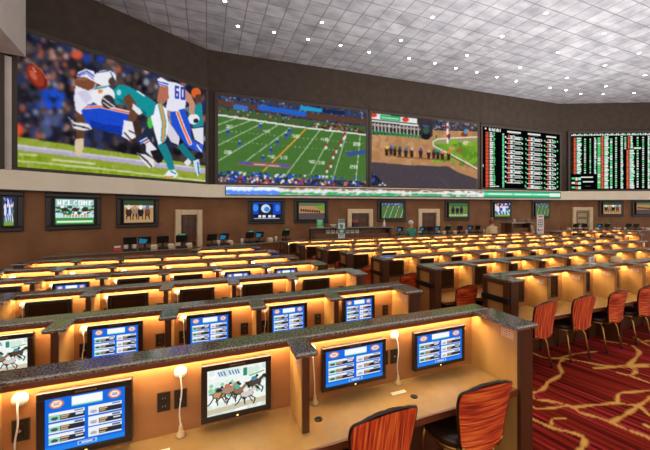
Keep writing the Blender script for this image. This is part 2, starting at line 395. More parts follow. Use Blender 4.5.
# doors
def door(n, fn, a, t, w, z1, mat, zo=0.0):
    o = bpy.data.objects.new('door_%d' % n, None); C.objects.link(o); o.location = fn(t, 0); o.rotation_euler = (0, 0, a); structure(o)
    k = 0.2
    m = MB(); m.box(-w / 2, -w / 2 + k, -0.12, 0, 0, z1); m.box(w / 2 - k, w / 2, -0.12, 0, 0, z1); m.box(-w / 2 + k, w / 2 - k, -0.12, 0, z1 - k, z1)
    m.build('door_frame', 'casing', o, 0.015)
    m = MB(); x0, x1 = -w / 2 + k, w / 2 - k
    m.box(x0, x1, -0.03, 0, 0, z1 - k, 0)
    m.build('door_panel', mat, o)
    for q in range(4):
        za = z1 - k - 0.14 - q * 0.36
        mm = MB(); mm.box(x0 + .1, x1 - .1, -0.045, -0.03, za - .25, za, 0); mm.frame(x0 + .07, x1 - .07, za - .28, za + .03, .03, -0.06, -0.03, 1)
        mm.build('raised_panel', [mat, 'darkwood'], o)
    h = MB(); h.lathe([(0.03, 0), (0.03, .05), (0.045, .07), (0.03, .1)], 12, 0, axis='y', off=(x1 - .08, -.03, 1.0)); h.build('door_knob', 'gold', o)
def t1(px): u = (px - 325) / FPX; return (C12[0] - u * C12[1]) / (E1[0] - u * E1[1])
def t2(px): u = (px - 325) / FPX; return (u * C12[1] - C12[0]) / (E2[0] - u * E2[1])
def t3(px): u = (px - 325) / FPX; return (u * C23[1] - C23[0]) / (E3[0] - u * E3[1])
for n, fn, tf, a, p0, p1, z1, mat in ((1, on1, t1, A1, 174.4, 201, 2.19, 'doorwood'), (2, on2, t2, A2, 347, 372, 2.24, 'doorwood'), (3, on2, t2, A2, 417.5, 438.4, 2.26, 'doorwood'), (4, on3, t3, A3, 571.6, 591.6, 2.39, 'doorcream')):
    a0, a1 = tf(p0), tf(p1); door(n, fn, a, (a0 + a1) / 2, abs(a1 - a0), z1, mat)

# ------------------------------------------------------------------ big screens
def proj_grid(fn, ta, tb, z0, z1, W, H):
    """where each cell of a screen on a wall falls in the photograph (used to trace the picture shown on it)"""
    ts = ta + (tb - ta) * (np.arange(W) + .5) / W; zs = z1 + (z0 - z1) * (np.arange(H) + .5) / H
    T, Z = np.meshgrid(ts, zs); p = fn(T, 0.1)
    return (325 + FPX * p[0] / p[1], HOR + FPX * (EYE - Z) / p[1])
def big_screen(name, label, cat, fn, a, ta, tb, z0, z1, pt, group, fr=0.13):
    t = (ta + tb) / 2; w = abs(tb - ta); h = z1 - z0
    o = thing(name, label, cat, fn(t, 0.0, z0), a, group)
    pt.mesh('picture', w, h, 'display', o, (0, -0.1, 0))
    m = MB(); m.frame(-w / 2 - fr, w / 2 + fr, -fr, h + fr, fr, -0.13, 0.0); m.build('frame', 'scrframe', o, 0.015)
    m = MB(); m.box(-w / 2, w / 2, -0.09, 0.0, 0, h); m.build('back_panel', 'black', o)
    return o
GS = 'video screens above the cream band'
def zoom(ox, oy, s): return lambda l: [(ox + x / s, oy + y / s) for x, y in l]

def screen_tackle():
    ta, tb = t1(17.0), t1(204.0); W, H = 300, 196
    P = proj_grid(on1, ta, tb, 3.29, 6.92, W, H); p = Paint(W, H, P); r = random.Random(4)
    p.fill((40, 36, 44)); allm = np.ones((H, W), bool)
    p.speckle(r, allm, [(34, 30, 38), (28, 30, 50), (58, 46, 44), (22, 20, 26), (38, 46, 82), (84, 66, 60), (52, 54, 68), (70, 62, 62)], 520, 3, 7, (15, 20, 206, 165))
    p.speckle(r, allm, [(164, 118, 102), (140, 92, 80), (190, 146, 132), (120, 86, 76), (40, 56, 120), (140, 146, 164), (170, 84, 60), (30, 26, 38), (40, 44, 70), (90, 74, 72)], 420, 1.2, 3.2, (15, 20, 206, 140))
    p.speckle(r, allm, [(28, 66, 176), (30, 74, 196)], 9, 2.5, 5, (36, 88, 64, 112)); p.speckle(r, allm, [(32, 58, 150)], 5, 2.5, 4.5, (84, 48, 110, 66))
    p.speckle(r, allm, [(90, 104, 160), (70, 80, 120)], 8, 3, 4.5, (40, 112, 62, 132)); p.speckle(r, allm, [(50, 56, 92), (30, 34, 56)], 14, 3, 6, (80, 120, 115, 148))
    p.ell(18, 130, 6, 7, (214, 80, 44)); p.ell(77, 55, 6, 4.5, (206, 84, 60)); p.ell(176, 66, 5, 4, (210, 100, 48))
    p.blur(6)
    fy = lambda x: 136.5 + (x - 18) * .155
    k = P[1] > fy(P[0]); p.a[k] = (142, 158, 52)
    k2 = P[1] > fy(P[0]) + 16; p.a[k2] = (124, 150, 28)
    p.speckle(r, k, [(150, 164, 60), (132, 150, 44), (160, 170, 84)], 170, 1.0, 2.6, (15, 136, 206, 190))
    p.speckle(r, k2, [(112, 142, 20), (136, 160, 36), (146, 170, 44)], 200, 1.0, 2.4, (15, 150, 206, 190))
    p.line([(15, 146.6), (115, 159.3), (206, 171)], 5, (176, 168, 196)); p.line([(15, 144.6), (115, 157.2), (206, 169)], 1.2, (214, 208, 226))
    p.line([(15, 160), (115, 170), (206, 181)], 1.6, (206, 212, 170)); p.line([(53, 159.4), (95, 163.6)], 1.6, (206, 212, 170)); p.line([(20, 154), (37, 155)], 1.6, (206, 212, 170))
    z = zoom(60, 55, 3.46)
    def poly(l, c): p.poly(z(l), c)
    def line(l, w, c): p.line(z(l), w / 3.46, c)
    def ell(x, y, rx, ry, c, rot=0): (cx, cy), = z([(x, y)]); p.ell(cx, cy, rx / 3.46, ry / 3.46, c, rot)
    p.grain(3, 9, k.astype(float)); p.blur(1)
    # figure at the far side
    poly([(440, 180), (490, 168), (496, 245), (462, 252), (445, 212)], (30, 140, 150)); ell(470, 132, 17, 18, (214, 96, 44)); ell(478, 150, 12, 14, (90, 60, 50))
    poly([(455, 255), (496, 250), (496, 312), (466, 292)], (220, 222, 232)); ell(462, 222, 20, 18, (230, 230, 234)); ell(470, 228, 9, 8, (40, 40, 44))
    # white jersey, upright
    poly([(340, 82), (360, 90), (400, 96), (430, 110), (438, 140), (432, 188), (400, 198), (365, 190), (372, 150), (350, 130)], (226, 226, 240))
    poly([(338, 140), (345, 105), (374, 112), (376, 150), (356, 172), (335, 160)], (176, 108, 84)); poly([(432, 118), (454, 140), (467, 172), (463, 208), (446, 202), (445, 168), (430, 150)], (196, 140, 116))
    poly([(336, 84), (348, 78), (370, 90), (374, 112), (344, 106)], (232, 232, 244)); line([(338, 92), (372, 102)], 5, (60, 84, 190)); line([(340, 100), (372, 110)], 3, (60, 84, 190))
    x0, y0 = z([(396, 106)])[0]; p.text('60', x0, y0, 4.6, 13, (52, 66, 168), 0.18)
    poly([(380, 200), (430, 185), (450, 240), (455, 290), (480, 305), (472, 332), (440, 318), (410, 278), (386, 242)], (34, 80, 206)); line([(406, 198), (428, 256), (450, 306)], 13, (236, 232, 236)); line([(406, 198), (428, 256), (450, 306)], 7, (232, 110, 52))
    poly([(458, 300), (494, 308), (494, 338), (468, 330)], (58, 92, 206)); line([(474, 312), (488, 332)], 5, (232, 232, 240)); ell(480, 348, 14, 12, (30, 30, 38)); poly([(428, 372), (446, 352), (454, 372), (440, 384)], (226, 222, 226))
    ell(312, 234, 10, 20, (70, 190, 70)); ell(300, 300, 18, 50, (36, 44, 66)); ell(340, 330, 16, 44, (30, 34, 46))
    # white jersey, thrown back
    poly([(62, 62), (90, 48), (118, 58), (130, 90), (122, 112), (130, 152), (108, 170), (85, 182), (74, 208), (55, 192), (49, 150), (54, 110)], (226, 224, 238))
    line([(64, 70), (92, 56), (118, 74)], 5, (70, 84, 180)); line([(62, 76), (92, 63), (116, 84)], 3, (90, 100, 190)); poly([(60, 130), (90, 120), (112, 150), (90, 170)], (204, 200, 224))
    poly([(51, 90), (62, 77), (90, 78), (124, 96), (118, 114), (100, 124), (70, 113), (54, 106)], (122, 74, 50)); line([(60, 84), (92, 86)], 5, (160, 104, 76))
    ell(157, 80, 38, 27, (232, 232, 238)); line([(176, 62), (192, 96)], 4, (80, 80, 96)); line([(130, 62), (170, 56)], 4, (70, 84, 180)); ell(180, 92, 12, 14, (70, 60, 60))
    poly([(75, 192), (95, 172), (140, 166), (200, 184), (240, 198), (238, 232), (216, 275), (160, 265), (110, 250), (84, 226)], (28, 72, 200)); poly([(100, 222), (150, 240), (210, 246), (215, 274), (160, 265), (110, 250)], (20, 52, 158))
    line([(88, 182), (140, 178), (240, 200)], 11, (238, 228, 232)); line([(88, 182), (140, 178), (240, 200)], 6, (228, 104, 56))
    poly([(60, 214), (78, 205), (88, 228), (84, 292), (60, 292), (54, 250)], (96, 62, 42)); poly([(54, 290), (82, 288), (82, 322), (72, 349), (55, 346), (51, 312)], (214, 190, 160))
    poly([(28, 212), (50, 232), (100, 238), (112, 256), (80, 262), (48, 254)], (222, 220, 224)); line([(50, 242), (100, 254)], 5, (40, 40, 48)); line([(34, 222), (50, 246)], 4, (60, 60, 70))
    poly([(255, 278), (270, 268), (290, 290), (276, 306), (262, 298)], (26, 46, 120)); poly([(274, 298), (300, 284), (336, 328), (318, 352), (288, 326)], (230, 226, 236)); line([(278, 304), (304, 290)], 5, (40, 60, 150)); line([(284, 312), (308, 298)], 4, (180, 80, 60))
    poly([(312, 332), (346, 324), (362, 350), (350, 372), (325, 362)], (30, 28, 34)); poly([(266, 338), (296, 344), (326, 362), (326, 386), (309, 390), (284, 366)], (226, 222, 226)); line([(272, 342), (300, 366), (316, 384)], 6, (50, 46, 54)); ell(288, 322, 10, 18, (40, 36, 44))
    # teal jersey, the tackler
    poly([(365, 214), (385, 244), (414, 286), (410, 312), (384, 300), (366, 268)], (214, 210, 224)); poly([(320, 180), (345, 164), (370, 190), (375, 250), (364, 298), (340, 312), (325, 260), (314, 214)], (236, 236, 244))
    line([(346, 172), (360, 232), (356, 294)], 16, (60, 160, 176)); line([(346, 172), (360, 232), (356, 294)], 8, (232, 150, 60))
    poly([(185, 120), (205, 102), (235, 108), (285, 134), (332, 165), (324, 206), (300, 216), (270, 190), (240, 186), (215, 170), (195, 172), (184, 150)], (22, 142, 150)); poly([(195, 150), (240, 160), (300, 200), (300, 216), (270, 192), (215, 172)], (14, 110, 122)); line([(268, 126), (292, 142)], 5, (226, 236, 236)); ell(204, 130, 8, 10, (150, 220, 224))
    ell(150, 142, 40, 35, (234, 234, 238)); ell(166, 162, 22, 24, (56, 48, 52)); line([(150, 150), (190, 180)], 4, (222, 222, 226)); line([(150, 165), (180, 186)], 4, (210, 210, 214)); line([(120, 118), (160, 110)], 6, (60, 150, 160)); ell(140, 126, 9, 7, (226, 130, 60))
    poly([(220, 146), (240, 134), (262, 164), (270, 206), (256, 236), (235, 226), (242, 190), (222, 166)], (104, 66, 48)); poly([(252, 168), (276, 186), (286, 200), (272, 208), (250, 186)], (226, 230, 236)); ell(262, 262, 20, 40, (60, 44, 40), 0.2)
    poly([(221, 226), (250, 230), (257, 260), (262, 284), (240, 296), (214, 280), (218, 250)], (230, 228, 232)); line([(224, 270), (244, 292)], 6, (50, 48, 54)); line([(240, 262), (268, 276)], 5, (60, 56, 62))
    poly([(336, 312), (366, 304), (386, 350), (396, 393), (377, 399), (354, 346)], (28, 128, 138)); poly([(404, 314), (425, 304), (467, 356), (456, 370), (424, 342)], (26, 116, 128))
    poly([(358, 417), (376, 398), (398, 397), (409, 414), (395, 424)], (224, 236, 240)); line([(362, 420), (392, 420)], 4, (230, 120, 50)); line([(384, 402), (400, 410)], 5, (60, 130, 190)); poly([(459, 366), (480, 359), (486, 400), (476, 422), (466, 392)], (200, 222, 236)); line([(476, 372), (480, 410)], 5, (50, 110, 180))
    # the ball
    zz = zoom(15, 25, 5.0); (cx, cy), = zz([(111, 259)]); p.ell(cx, cy, 14.6, 8.0, (112, 34, 24), 0.98); p.ell(cx - 1, cy - 1, 12.6, 6.0, (150, 54, 36), 0.98); p.ell(cx - 3.4, cy - 1.4, 6, 2.6, (186, 92, 72), 0.98)
    p.line(zz([(92, 196), (132, 226), (158, 268)]), 0.8, (206, 120, 90)); p.line(zz([(92, 216), (104, 236)]), 0.9, (230, 214, 200))
    p.grain(5, 5); p.blur(1)
    return big_screen('video_wall_screen', 'giant screen showing a football tackle with flying ball', 'screen', on1, A1, ta, tb, 3.29, 6.92, p, GS)
screen_tackle()

def screen_field():
    ta, tb = t2(218.2), t2(365.0); W, H = 240, 150
    P = proj_grid(on2, ta, tb, 3.30, 6.80, W, H); p = Paint(W, H, P); r = random.Random(7)
    p.fill((72, 112, 52)); al = np.ones((H, W), bool)
    X, Y = P; by = np.where(X < 298.6, 114.8 + (X - 218) * (127 - 114.8) / 80.6, 127 + (X - 298.6) * 7.8 / 67)
    top = Y < by
    p.a[top] = (54, 60, 84); p.speckle(r, top, [(36, 44, 90), (50, 64, 130), (90, 100, 130), (26, 28, 44), (130, 136, 156), (70, 60, 60)], 1100, .5, 1.1, (216, 92, 367, 136))
    k = top & (Y > by - 15) & (Y < by - 10); p.a[k] = (92, 60, 44)
    k = top & (Y > by - 13) & (Y < by - 8) & (X > 234) & (X < 248); p.a[k] = (60, 110, 190)
    k = top & (Y > by - 16) & (Y < by - 11) & (X > 258) & (X < 306); p.a[k] = (34, 96, 200)
    k = top & (Y > by - 21) & (Y < by - 17) & (X > 300) & (X < 322); p.a[k] = (36, 150, 200)
    k = top & (Y > by - 21) & (Y < by - 17) & (X > 322) & (X < 345); p.a[k] = (30, 40, 70)
    k = top & (Y > by - 8) & (Y < by - 1); p.a[k] = (66, 92, 52); p.speckle(r, k, [(150, 60, 50), (40, 50, 110), (190, 190, 196), (40, 40, 40), (210, 90, 50)], 260, .5, 1.1, (216, 100, 367, 136))
    k = top & (Y > by - 6) & (X > 312); p.speckle(r, k, [(170, 110, 96), (60, 40, 44), (200, 196, 196), (80, 30, 30)], 240, .6, 1.3, (312, 112, 367, 136))
    p.line([(216, 114.6), (298.6, 127)], 1.7, (226, 230, 220)); p.line([(298.6, 127), (367, 135)], 1.5, (226, 230, 220))
    a = zoom(210, 90, 4.289); b = zoom(285, 95, 4.289); wl = (196, 210, 186)
    for l in ([(35, 150), (115, 121)], [(35, 185), (185, 128)], [(35, 238), (232, 139)], [(35, 305), (290, 152)], [(150, 308), (345, 165)]): p.line(a(l), .75, wl)
    for l in ([(0, 348), (150, 150)], [(110, 338), (205, 160)], [(203, 365), (264, 163)], [(303, 368), (321, 175)]): p.line(b(l), .75, wl)
    for y0, y1 in ((212, 262), (255, 300)):
        for q in range(40):
            x = 40 + q * 18; (px, py), = a([(x, y0 - 40 + (y1 - y0) * q / 30)])
            p.rect(px, py, px + 1.1, py + .7, (170, 190, 160))
    p.line(a([(228, 348), (386, 195)]), 1.3, (232, 160, 60)); p.line(b([(0, 236), (92, 143)]), 1.2, (232, 160, 60))
    for (fx, fy, fn_, t) in ((70, 150, a, '30'), (62, 258, a, '20'), (228, 170, a, '40'), (250, 278, a, '40'), (300, 282, a, '50'), (30, 168, b, '50'), (155, 184, b, '40'), (100, 278, b, '40'), (140, 282, b, '30'), (292, 203, b, '20'), (278, 300, b, '20')):
        (px, py), = fn_([(fx, fy)]); p.text(t, px, py, 3.0, 3.2, (214, 224, 206), 0.05)
    p.poly(a([(125, 305), (345, 318), (340, 335), (118, 320)]), (150, 84, 92)); p.line(a([(130, 310), (175, 316)]), 2.2, (70, 90, 170)); p.line(a([(190, 318), (330, 328)]), 1.0, (210, 190, 196)); p.line(a([(300, 322), (338, 326)]), 2.2, (70, 90, 170))
    for x, y in ((77, 183), (128, 232), (215, 157), (228, 293), (262, 260), (290, 225), (327, 197), (340, 178)):
        (px, py), = a([(x, y)]); p.ell(px, py - .9, 1.5, 2.0, (36, 62, 160)); p.ell(px + .4, py + 1.9, 1.1, 1.7, (70, 90, 170)); p.ell(px, py - 3, .7, .8, (190, 196, 214))
    for x, y in ((178, 320), (195, 298), (205, 260), (218, 235), (175, 218), (238, 208), (250, 180), (256, 172)):
        (px, py), = b([(x, y)]); p.ell(px, py - 1, 1.4, 2.0, (150, 50, 56)); p.ell(px + .3, py + 1.8, 1.1, 1.7, (224, 220, 222))
    p.poly(b([(238, 234), (262, 246), (300, 240), (347, 234), (347, 252), (310, 256), (272, 264), (262, 252)]), (60, 80, 150))
    lo = Y > 170.5 + (X - 218) * .047
    lo2 = Y > 174.5 + (X - 218) * .045
    p.speckle(r, lo, [(36, 70, 190), (44, 84, 200), (216, 218, 224), (30, 40, 80)], 190, .8, 1.6, (216, 168, 367, 178)); p.a[lo2] = (46, 60, 58)
    p.speckle(r, lo2, [(36, 66, 190), (220, 220, 226), (30, 40, 100), (200, 60, 40), (170, 120, 96), (40, 44, 52), (50, 80, 200)], 520, .7, 1.6, (216, 172, 367, 188))
    p.grain(6, 5); p.blur(1)
    return big_screen('video_wall_screen', 'giant screen showing a wide green football field with yard lines', 'screen', on2, A2, ta, tb, 3.30, 6.80, p, GS)
screen_field()

def screen_race():
    ta, tb = t2(370.6), t2(476.0); W, H = 200, 140
    P = proj_grid(on2, ta, tb, 3.36, 6.78, W, H); p = Paint(W, H, P); r = random.Random(9); al = np.ones((H, W), bool); z = zoom(365, 105, 4.74)
    p.fill((178, 130, 88)); p.speckle(r, al, [(184, 136, 94), (170, 122, 80), (190, 146, 104)], 200, 1.5, 4, (368, 112, 478, 170))
    p.poly(z([(20, 268), (200, 284), (395, 291), (440, 318), (530, 350), (530, 400), (20, 400)]), (74, 66, 72)); p.line(z([(350, 340), (400, 390)]), 1, (84, 76, 80))
    p.poly(z([(20, 30), (320, 70), (320, 150), (20, 140)]), (60, 52, 54)); p.poly(z([(320, 70), (530, 95), (530, 122), (320, 116)]), (70, 66, 76))
    p.speckle(r, P[1] < 131, [(40, 44, 80), (150, 150, 160), (60, 50, 50), (90, 90, 100)], 90, .5, 1.2, (434, 120, 478, 130)); p.line(z([(330, 118), (530, 124)]), .8, (40, 36, 40))
    p.poly(z([(20, 38), (246, 66), (246, 90), (20, 64)]), (232, 232, 228)); p.poly(z([(72, 47), (168, 58), (168, 78), (72, 68)]), (40, 170, 96)); p.line(z([(80, 60), (160, 69)]), 1.0, (200, 236, 214)); p.ell(*z([(43, 50)])[0], 3.2, 2.0, (214, 60, 44)); p.ell(*z([(193, 70)])[0], 3.4, 2.2, (214, 60, 44))
    p.line(z([(20, 74), (250, 98)]), 1.8, (224, 224, 220))
    for q in range(14):
        x = 28 + q * 17; y = 82 + q * 1.8
        p.poly(z([(x, y), (x + 6, y + .6), (x + 6, y + 44), (x, y + 42)]), (206, 204, 200)); p.ell(*z([(x + 10, y + 26)])[0], 1.1, 3.4, (54, 40, 34)); p.ell(*z([(x + 9, y + 46)])[0], 1.3, 2.0, (36, 130, 70)); p.ell(*z([(x + 12, y + 12)])[0], .9, .9, (210, 190, 170))
    p.poly(z([(262, 88), (318, 92), (316, 150), (300, 164), (266, 160)]), (50, 48, 54)); p.ell(*z([(290, 148)])[0], 4.2, 3.6, (30, 28, 32)); p.ell(*z([(290, 120)])[0], 3, 4, (54, 86, 70)); p.line(z([(275, 98), (305, 102)]), 1.4, (70, 90, 140)); p.ell(*z([(338, 150)])[0], .9, 1.8, (40, 120, 70))
    p.poly(z([(325, 188), (345, 164), (420, 157), (530, 154), (530, 288), (470, 258), (430, 232), (350, 208)]), (108, 152, 44)); p.speckle(r, (P[0] > 432) & (P[1] > 138) & (P[1] < 166), [(120, 164, 50), (92, 138, 40)], 60, 1, 3, (434, 140, 478, 165)); p.poly(z([(325, 188), (345, 164), (420, 157), (530, 154), (530, 176), (420, 180)]), (150, 150, 96))
    for x, y, c in ((412, 205, (190, 150, 90)), (422, 175, (120, 180, 40)), (448, 216, (140, 104, 60)), (478, 180, (210, 200, 160)), (500, 186, (130, 170, 60))): p.ell(*z([(x, y)])[0], 3.4, 2.2, c)
    p.line(z([(530, 152), (420, 157), (345, 162), (322, 176), (322, 190), (345, 205), (410, 235), (470, 268), (530, 302)]), 1.1, (232, 228, 222)); p.line(z([(410, 244), (530, 308)]), .7, (90, 70, 56))
    for q in range(7): p.rect(z([(385, 0)])[0][0], z([(0, 85 + q * 14)])[0][1], z([(396, 0)])[0][0], z([(0, 99 + q * 14)])[0][1], (222, 60, 50) if q in (1, 4) else (236, 226, 222))
    p.ell(*z([(398, 150)])[0], 1.2, 3, (60, 60, 64)); p.ell(*z([(470, 140)])[0], 3.4, 2.6, (140, 60, 30)); p.ell(*z([(478, 126)])[0], 2.2, 2.6, (60, 150, 210)); p.ell(*z([(488, 124)])[0], 1.2, 1.6, (230, 120, 40))
    cs = [(226, 190, 60), (60, 100, 200), (60, 120, 70), (40, 90, 90), (60, 110, 180), (214, 170, 160), (90, 80, 160), (200, 160, 130), (90, 70, 110), (40, 150, 150), (226, 130, 140), (226, 120, 50)]
    for i, (x, y) in enumerate(((104, 214), (124, 212), (142, 215), (165, 217), (194, 222), (222, 222), (264, 224), (302, 232), (326, 230), (345, 230), (366, 236), (396, 238))):
        q = z([(x, y)])[0]; p.ell(q[0], q[1], 1.8, 3.9, (62, 38, 26)); p.ell(q[0] - .8, q[1] + 4, .7, 1.8, (40, 26, 20)); p.ell(q[0] + .8, q[1] + 4, .7, 1.8, (40, 26, 20)); p.ell(q[0] + .3, q[1] - 2.8, 1.5, 1.7, cs[i])
    p.line(z([(110, 242), (280, 254), (400, 262)]), .9, (120, 84, 58))
    k = p.mask_poly(z([(20, 305), (60, 340), (104, 382), (104, 400), (20, 400)])); p.a[k] = (40, 44, 64); p.speckle(r, k, [(200, 206, 220), (50, 80, 170), (30, 30, 40)], 60, .7, 1.5, (368, 165, 390, 190))
    p.grain(7, 5); p.blur(1)
    return big_screen('video_wall_screen', 'giant screen showing horses racing on a dirt track', 'screen', on2, A2, ta, tb, 3.36, 6.78, p, GS)
screen_race()

def board_one():
    ta, tb = t2(481.0), t2(558.0); W, H = 230, 150
    p = Paint(W, H); r = random.Random(3); p.fill((6, 6, 8)); Wh = (226, 230, 226); G = (96, 222, 140); R_ = (214, 78, 46); T = (160, 226, 200)
    p.rect(.03, .02, .05, .05, Wh)
    for q in range(9): p.rect(.08 + .016 * q, .015 + .01 * (q % 2), .09 + .016 * q, .07, Wh)
    for q in range(30):
        y = .09 + q * .03
        p.rect(.04, y, .075, y + .024, R_); p.rect(.085, y, .085 + r.uniform(.03, .045), y + .02, Wh); p.rect(.13, y, .14 + r.uniform(0, .012), y + .02, G)
        p.rect(.24, y, .262, y + .022, G if q % 3 else T)
    for x0 in (.3, .56): p.rect(x0, .035, x0 + .17, .06, Wh); p.rect(x0 + .02, .065, x0 + .14, .075, (150, 156, 150))
    p.rect(.81, .05, .95, .075, Wh)
    for c, (x0, n, full) in enumerate(((.29, 10, 1), (.55, 11, 1), (.80, 11, 1))):
        for q in range(n):
            y = .10 + q * .082; w = .2 if c < 2 else .14
            p.rect(x0 - .02, y + .03, x0 - .005, y + .055, Wh if c == 0 else G)
            p.rect(x0 + .02, y, x0 + .04, y + .05, R_); p.rect(x0 + .045, y + .005, x0 + .08, y + .03, Wh); p.rect(x0 + .05, y + .035, x0 + .075, y + .055, Wh)
            p.rect(x0 + .085, y, x0 + .1, y + .02, T); p.rect(x0 + .09, y + .02, x0 + w - .01, y + .032, Wh); p.rect(x0 + .1, y + .042, x0 + w - .03, y + .05, Wh)
            p.rect(x0 + w - .012, y + .03, x0 + w + .004, y + .06, Wh if r.random() < .6 else G); p.rect(x0, y + .055, x0 + w - .02, y + .066, Wh)
    for q in range(11):
        if r.random() < .8: p.rect(.955, .12 + q * .08, .975, .15 + q * .08, G)
    p.rect(.005, .62, .015, .66, Wh); p.rect(.12, .96, .2, .975, Wh); p.rect(.52, .93, .535, .96, G); p.rect(.6, .95, .64, .975, Wh); p.rect(.7, .94, .72, .975, G)
    return big_screen('odds_board', 'black odds board with four columns, beside the racing screen', 'screen', on2, A2, ta, tb, 3.41, 6.72, p, 'electronic odds boards')
board_one()
def board_two():
    ta, tb = t3(569.0), t3(569.0) + 6.2; W, H = 260, 150
    p = Paint(W, H); r = random.Random(5); p.fill((6, 6, 8)); Wh = (226, 230, 222); G = (90, 220, 130); R_ = (218, 96, 62); T = (170, 228, 200)
    for q in range(60): p.rect(.01 + q * .0165, .012 + .014 * ((q * 7) % 3 == 0), .022 + q * .0165, .05, Wh if r.random() < .8 else T)
    sx = .83  # the part seen in the picture spans this share of the board
    def col(x, w, y0, y1, n, kind):
        for q in range(n):
            y = y0 + (y1 - y0) * q / n; h = (y1 - y0) / n
            if kind == 'red': p.rect(x, y, x + w, y + h * .92, R_)
            elif kind == 'txt': p.rect(x, y, x + w * r.uniform(.6, 1), y + h * .75, T if r.random() < .4 else Wh); p.rect(x + w * .3, y + h * .5, x + w * .8, y + h * .9, G if r.random() < .3 else Wh)
            elif kind == 'dot': p.rect(x, y, x + w, y + h * .6, Wh if r.random() < .6 else G)
            elif kind == 'grn': p.rect(x, y, x + w, y + h * .8, G if r.random() < .8 else Wh)
            elif kind == 'dim': p.rect(x, y, x + w, y + h * .5, (70, 52, 44))
    for x, w, y0, y1, n, kd in ((.012, .015, .08, .72, 20, 'dim'), (.035, .018, .08, .72, 21, 'red'), (.06, .05, .08, .72, 21, 'txt'), (.13, .016, .1, .72, 17, 'dot'), (.18, .014, .1, .72, 20, 'dot'), (.225, .018, .08, .72, 20, 'txt'), (.255, .024, .08, .98, 28, 'grn'),
                                (.29, .018, .06, .98, 30, 'red'), (.315, .045, .06, .98, 30, 'txt'), (.37, .02, .1, .98, 18, 'grn'), (.415, .016, .08, .98, 26, 'dot'), (.465, .024, .06, .98, 30, 'txt'),
                                (.5, .016, .08, .3, 7, 'dot'), (.53, .018, .06, .28, 7, 'red'), (.555, .022, .06, .28, 7, 'txt'), (.52, .018, .3, .98, 24, 'red'), (.545, .05, .3, .98, 24, 'txt'), (.61, .016, .08, .98, 20, 'dot'), (.66, .016, .08, .98, 24, 'dot'), (.71, .022, .06, .98, 30, 'txt'),
                                (.745, .022, .1, .98, 9, 'grn'), (.775, .022, .1, .98, 9, 'red'), (.82, .05, .06, .98, 28, 'txt'), (.89, .016, .08, .98, 20, 'dot'), (.94, .02, .08, .98, 28, 'grn')): col(x, w, y0, y1, n, kd)
    p.rect(.585, .26, .65, .29, Wh)
    for q, y in enumerate((.78, .86, .94)): p.rect(.015, y, .045, y + .035, G if q != 1 else Wh); p.rect(.05, y, .07, y + .05, R_ if q else Wh); p.rect(.075, y, .1, y + .045, T)
    p.rect(.1, .77, .21, .79, Wh); p.rect(.12, .85, .215, .87, Wh); p.rect(.14, .93, .19, .94, (60, 80, 60))
    return big_screen('odds_board', 'black odds board on the wall furthest from the football screens', 'screen', on3, A3, ta, tb, 3.43, 6.80, p, 'electronic odds boards')
board_two()

# scrolling ticker set into the cream band
def ticker():
    ta, tb = t2(226.0), t2(556.0); W, H = 420, 14
    xs = ta + (tb - ta) * (np.arange(W) + .5) / W; q = on2(xs, 0.22); PX = 325 + FPX * q[0] / q[1]
    p = Paint(W, H); r = random.Random(2)
    X = np.repeat(PX[None, :], H, 0); Yn = p.Y
    p.fill((214, 206, 200)); p.a[X < 279] = (150, 190, 250)
    k = X < 279
    for _ in range(260):
        x = r.uniform(226, 279); y = r.uniform(.05, .95); e = (abs(X - x) < r.uniform(.6, 2.4)) & (abs(Yn - y) < .09) & k; p.a[e] = (238, 246, 255) if y < .5 else (90, 140, 240)
    k = (X >= 279) & (X < 483)
    for _ in range(520):
        x = r.uniform(279, 483); y = r.uniform(.0, .95); c = (232, 236, 232) if .25 < y < .6 else ((150, 110, 90) if y < .25 else (70, 170, 110))
        if x > 440 and r.random() < .5: c = (236, 236, 236)
        e = (abs(X - x) < r.uniform(.8, 3.0)) & (abs(Yn - y) < .1) & k; p.a[e] = c
    k = X >= 483; p.a[k] = (46, 176, 120); p.a[k & (Yn > .3) & (Yn < .62)] = (120, 222, 176)
    for _ in range(60):
        x = r.uniform(484, 556); e = (abs(X - x) < r.uniform(.6, 2.5)) & (abs(Yn - .45) < .12) & k; p.a[e] = (226, 246, 236)
    p.blur(1); k = X > 549; p.a[k & (Yn > .2) & (Yn < .8)] = (226, 240, 232)
    w = tb - ta; t = (ta + tb) / 2; z0 = 2.80 + .14 * t / L2
    o = thing('ticker_display', 'long scrolling ticker strip set in the cream band below the screens', 'display', on2(t, 0.22, z0), A2)
    pic = p.mesh('picture', w, .32, 'display', o, (0, -.03, 0))
    m = MB(); m.frame(-w / 2 - .03, w / 2 + .03, -.03, .35, .03, -.04, 0); m.box(-w / 2, w / 2, -.02, 0, 0, .32); m.build('housing', 'black', o)
    for ob in o.children: ob.rotation_euler = (0, math.atan2(-.14, L2), 0)
ticker()

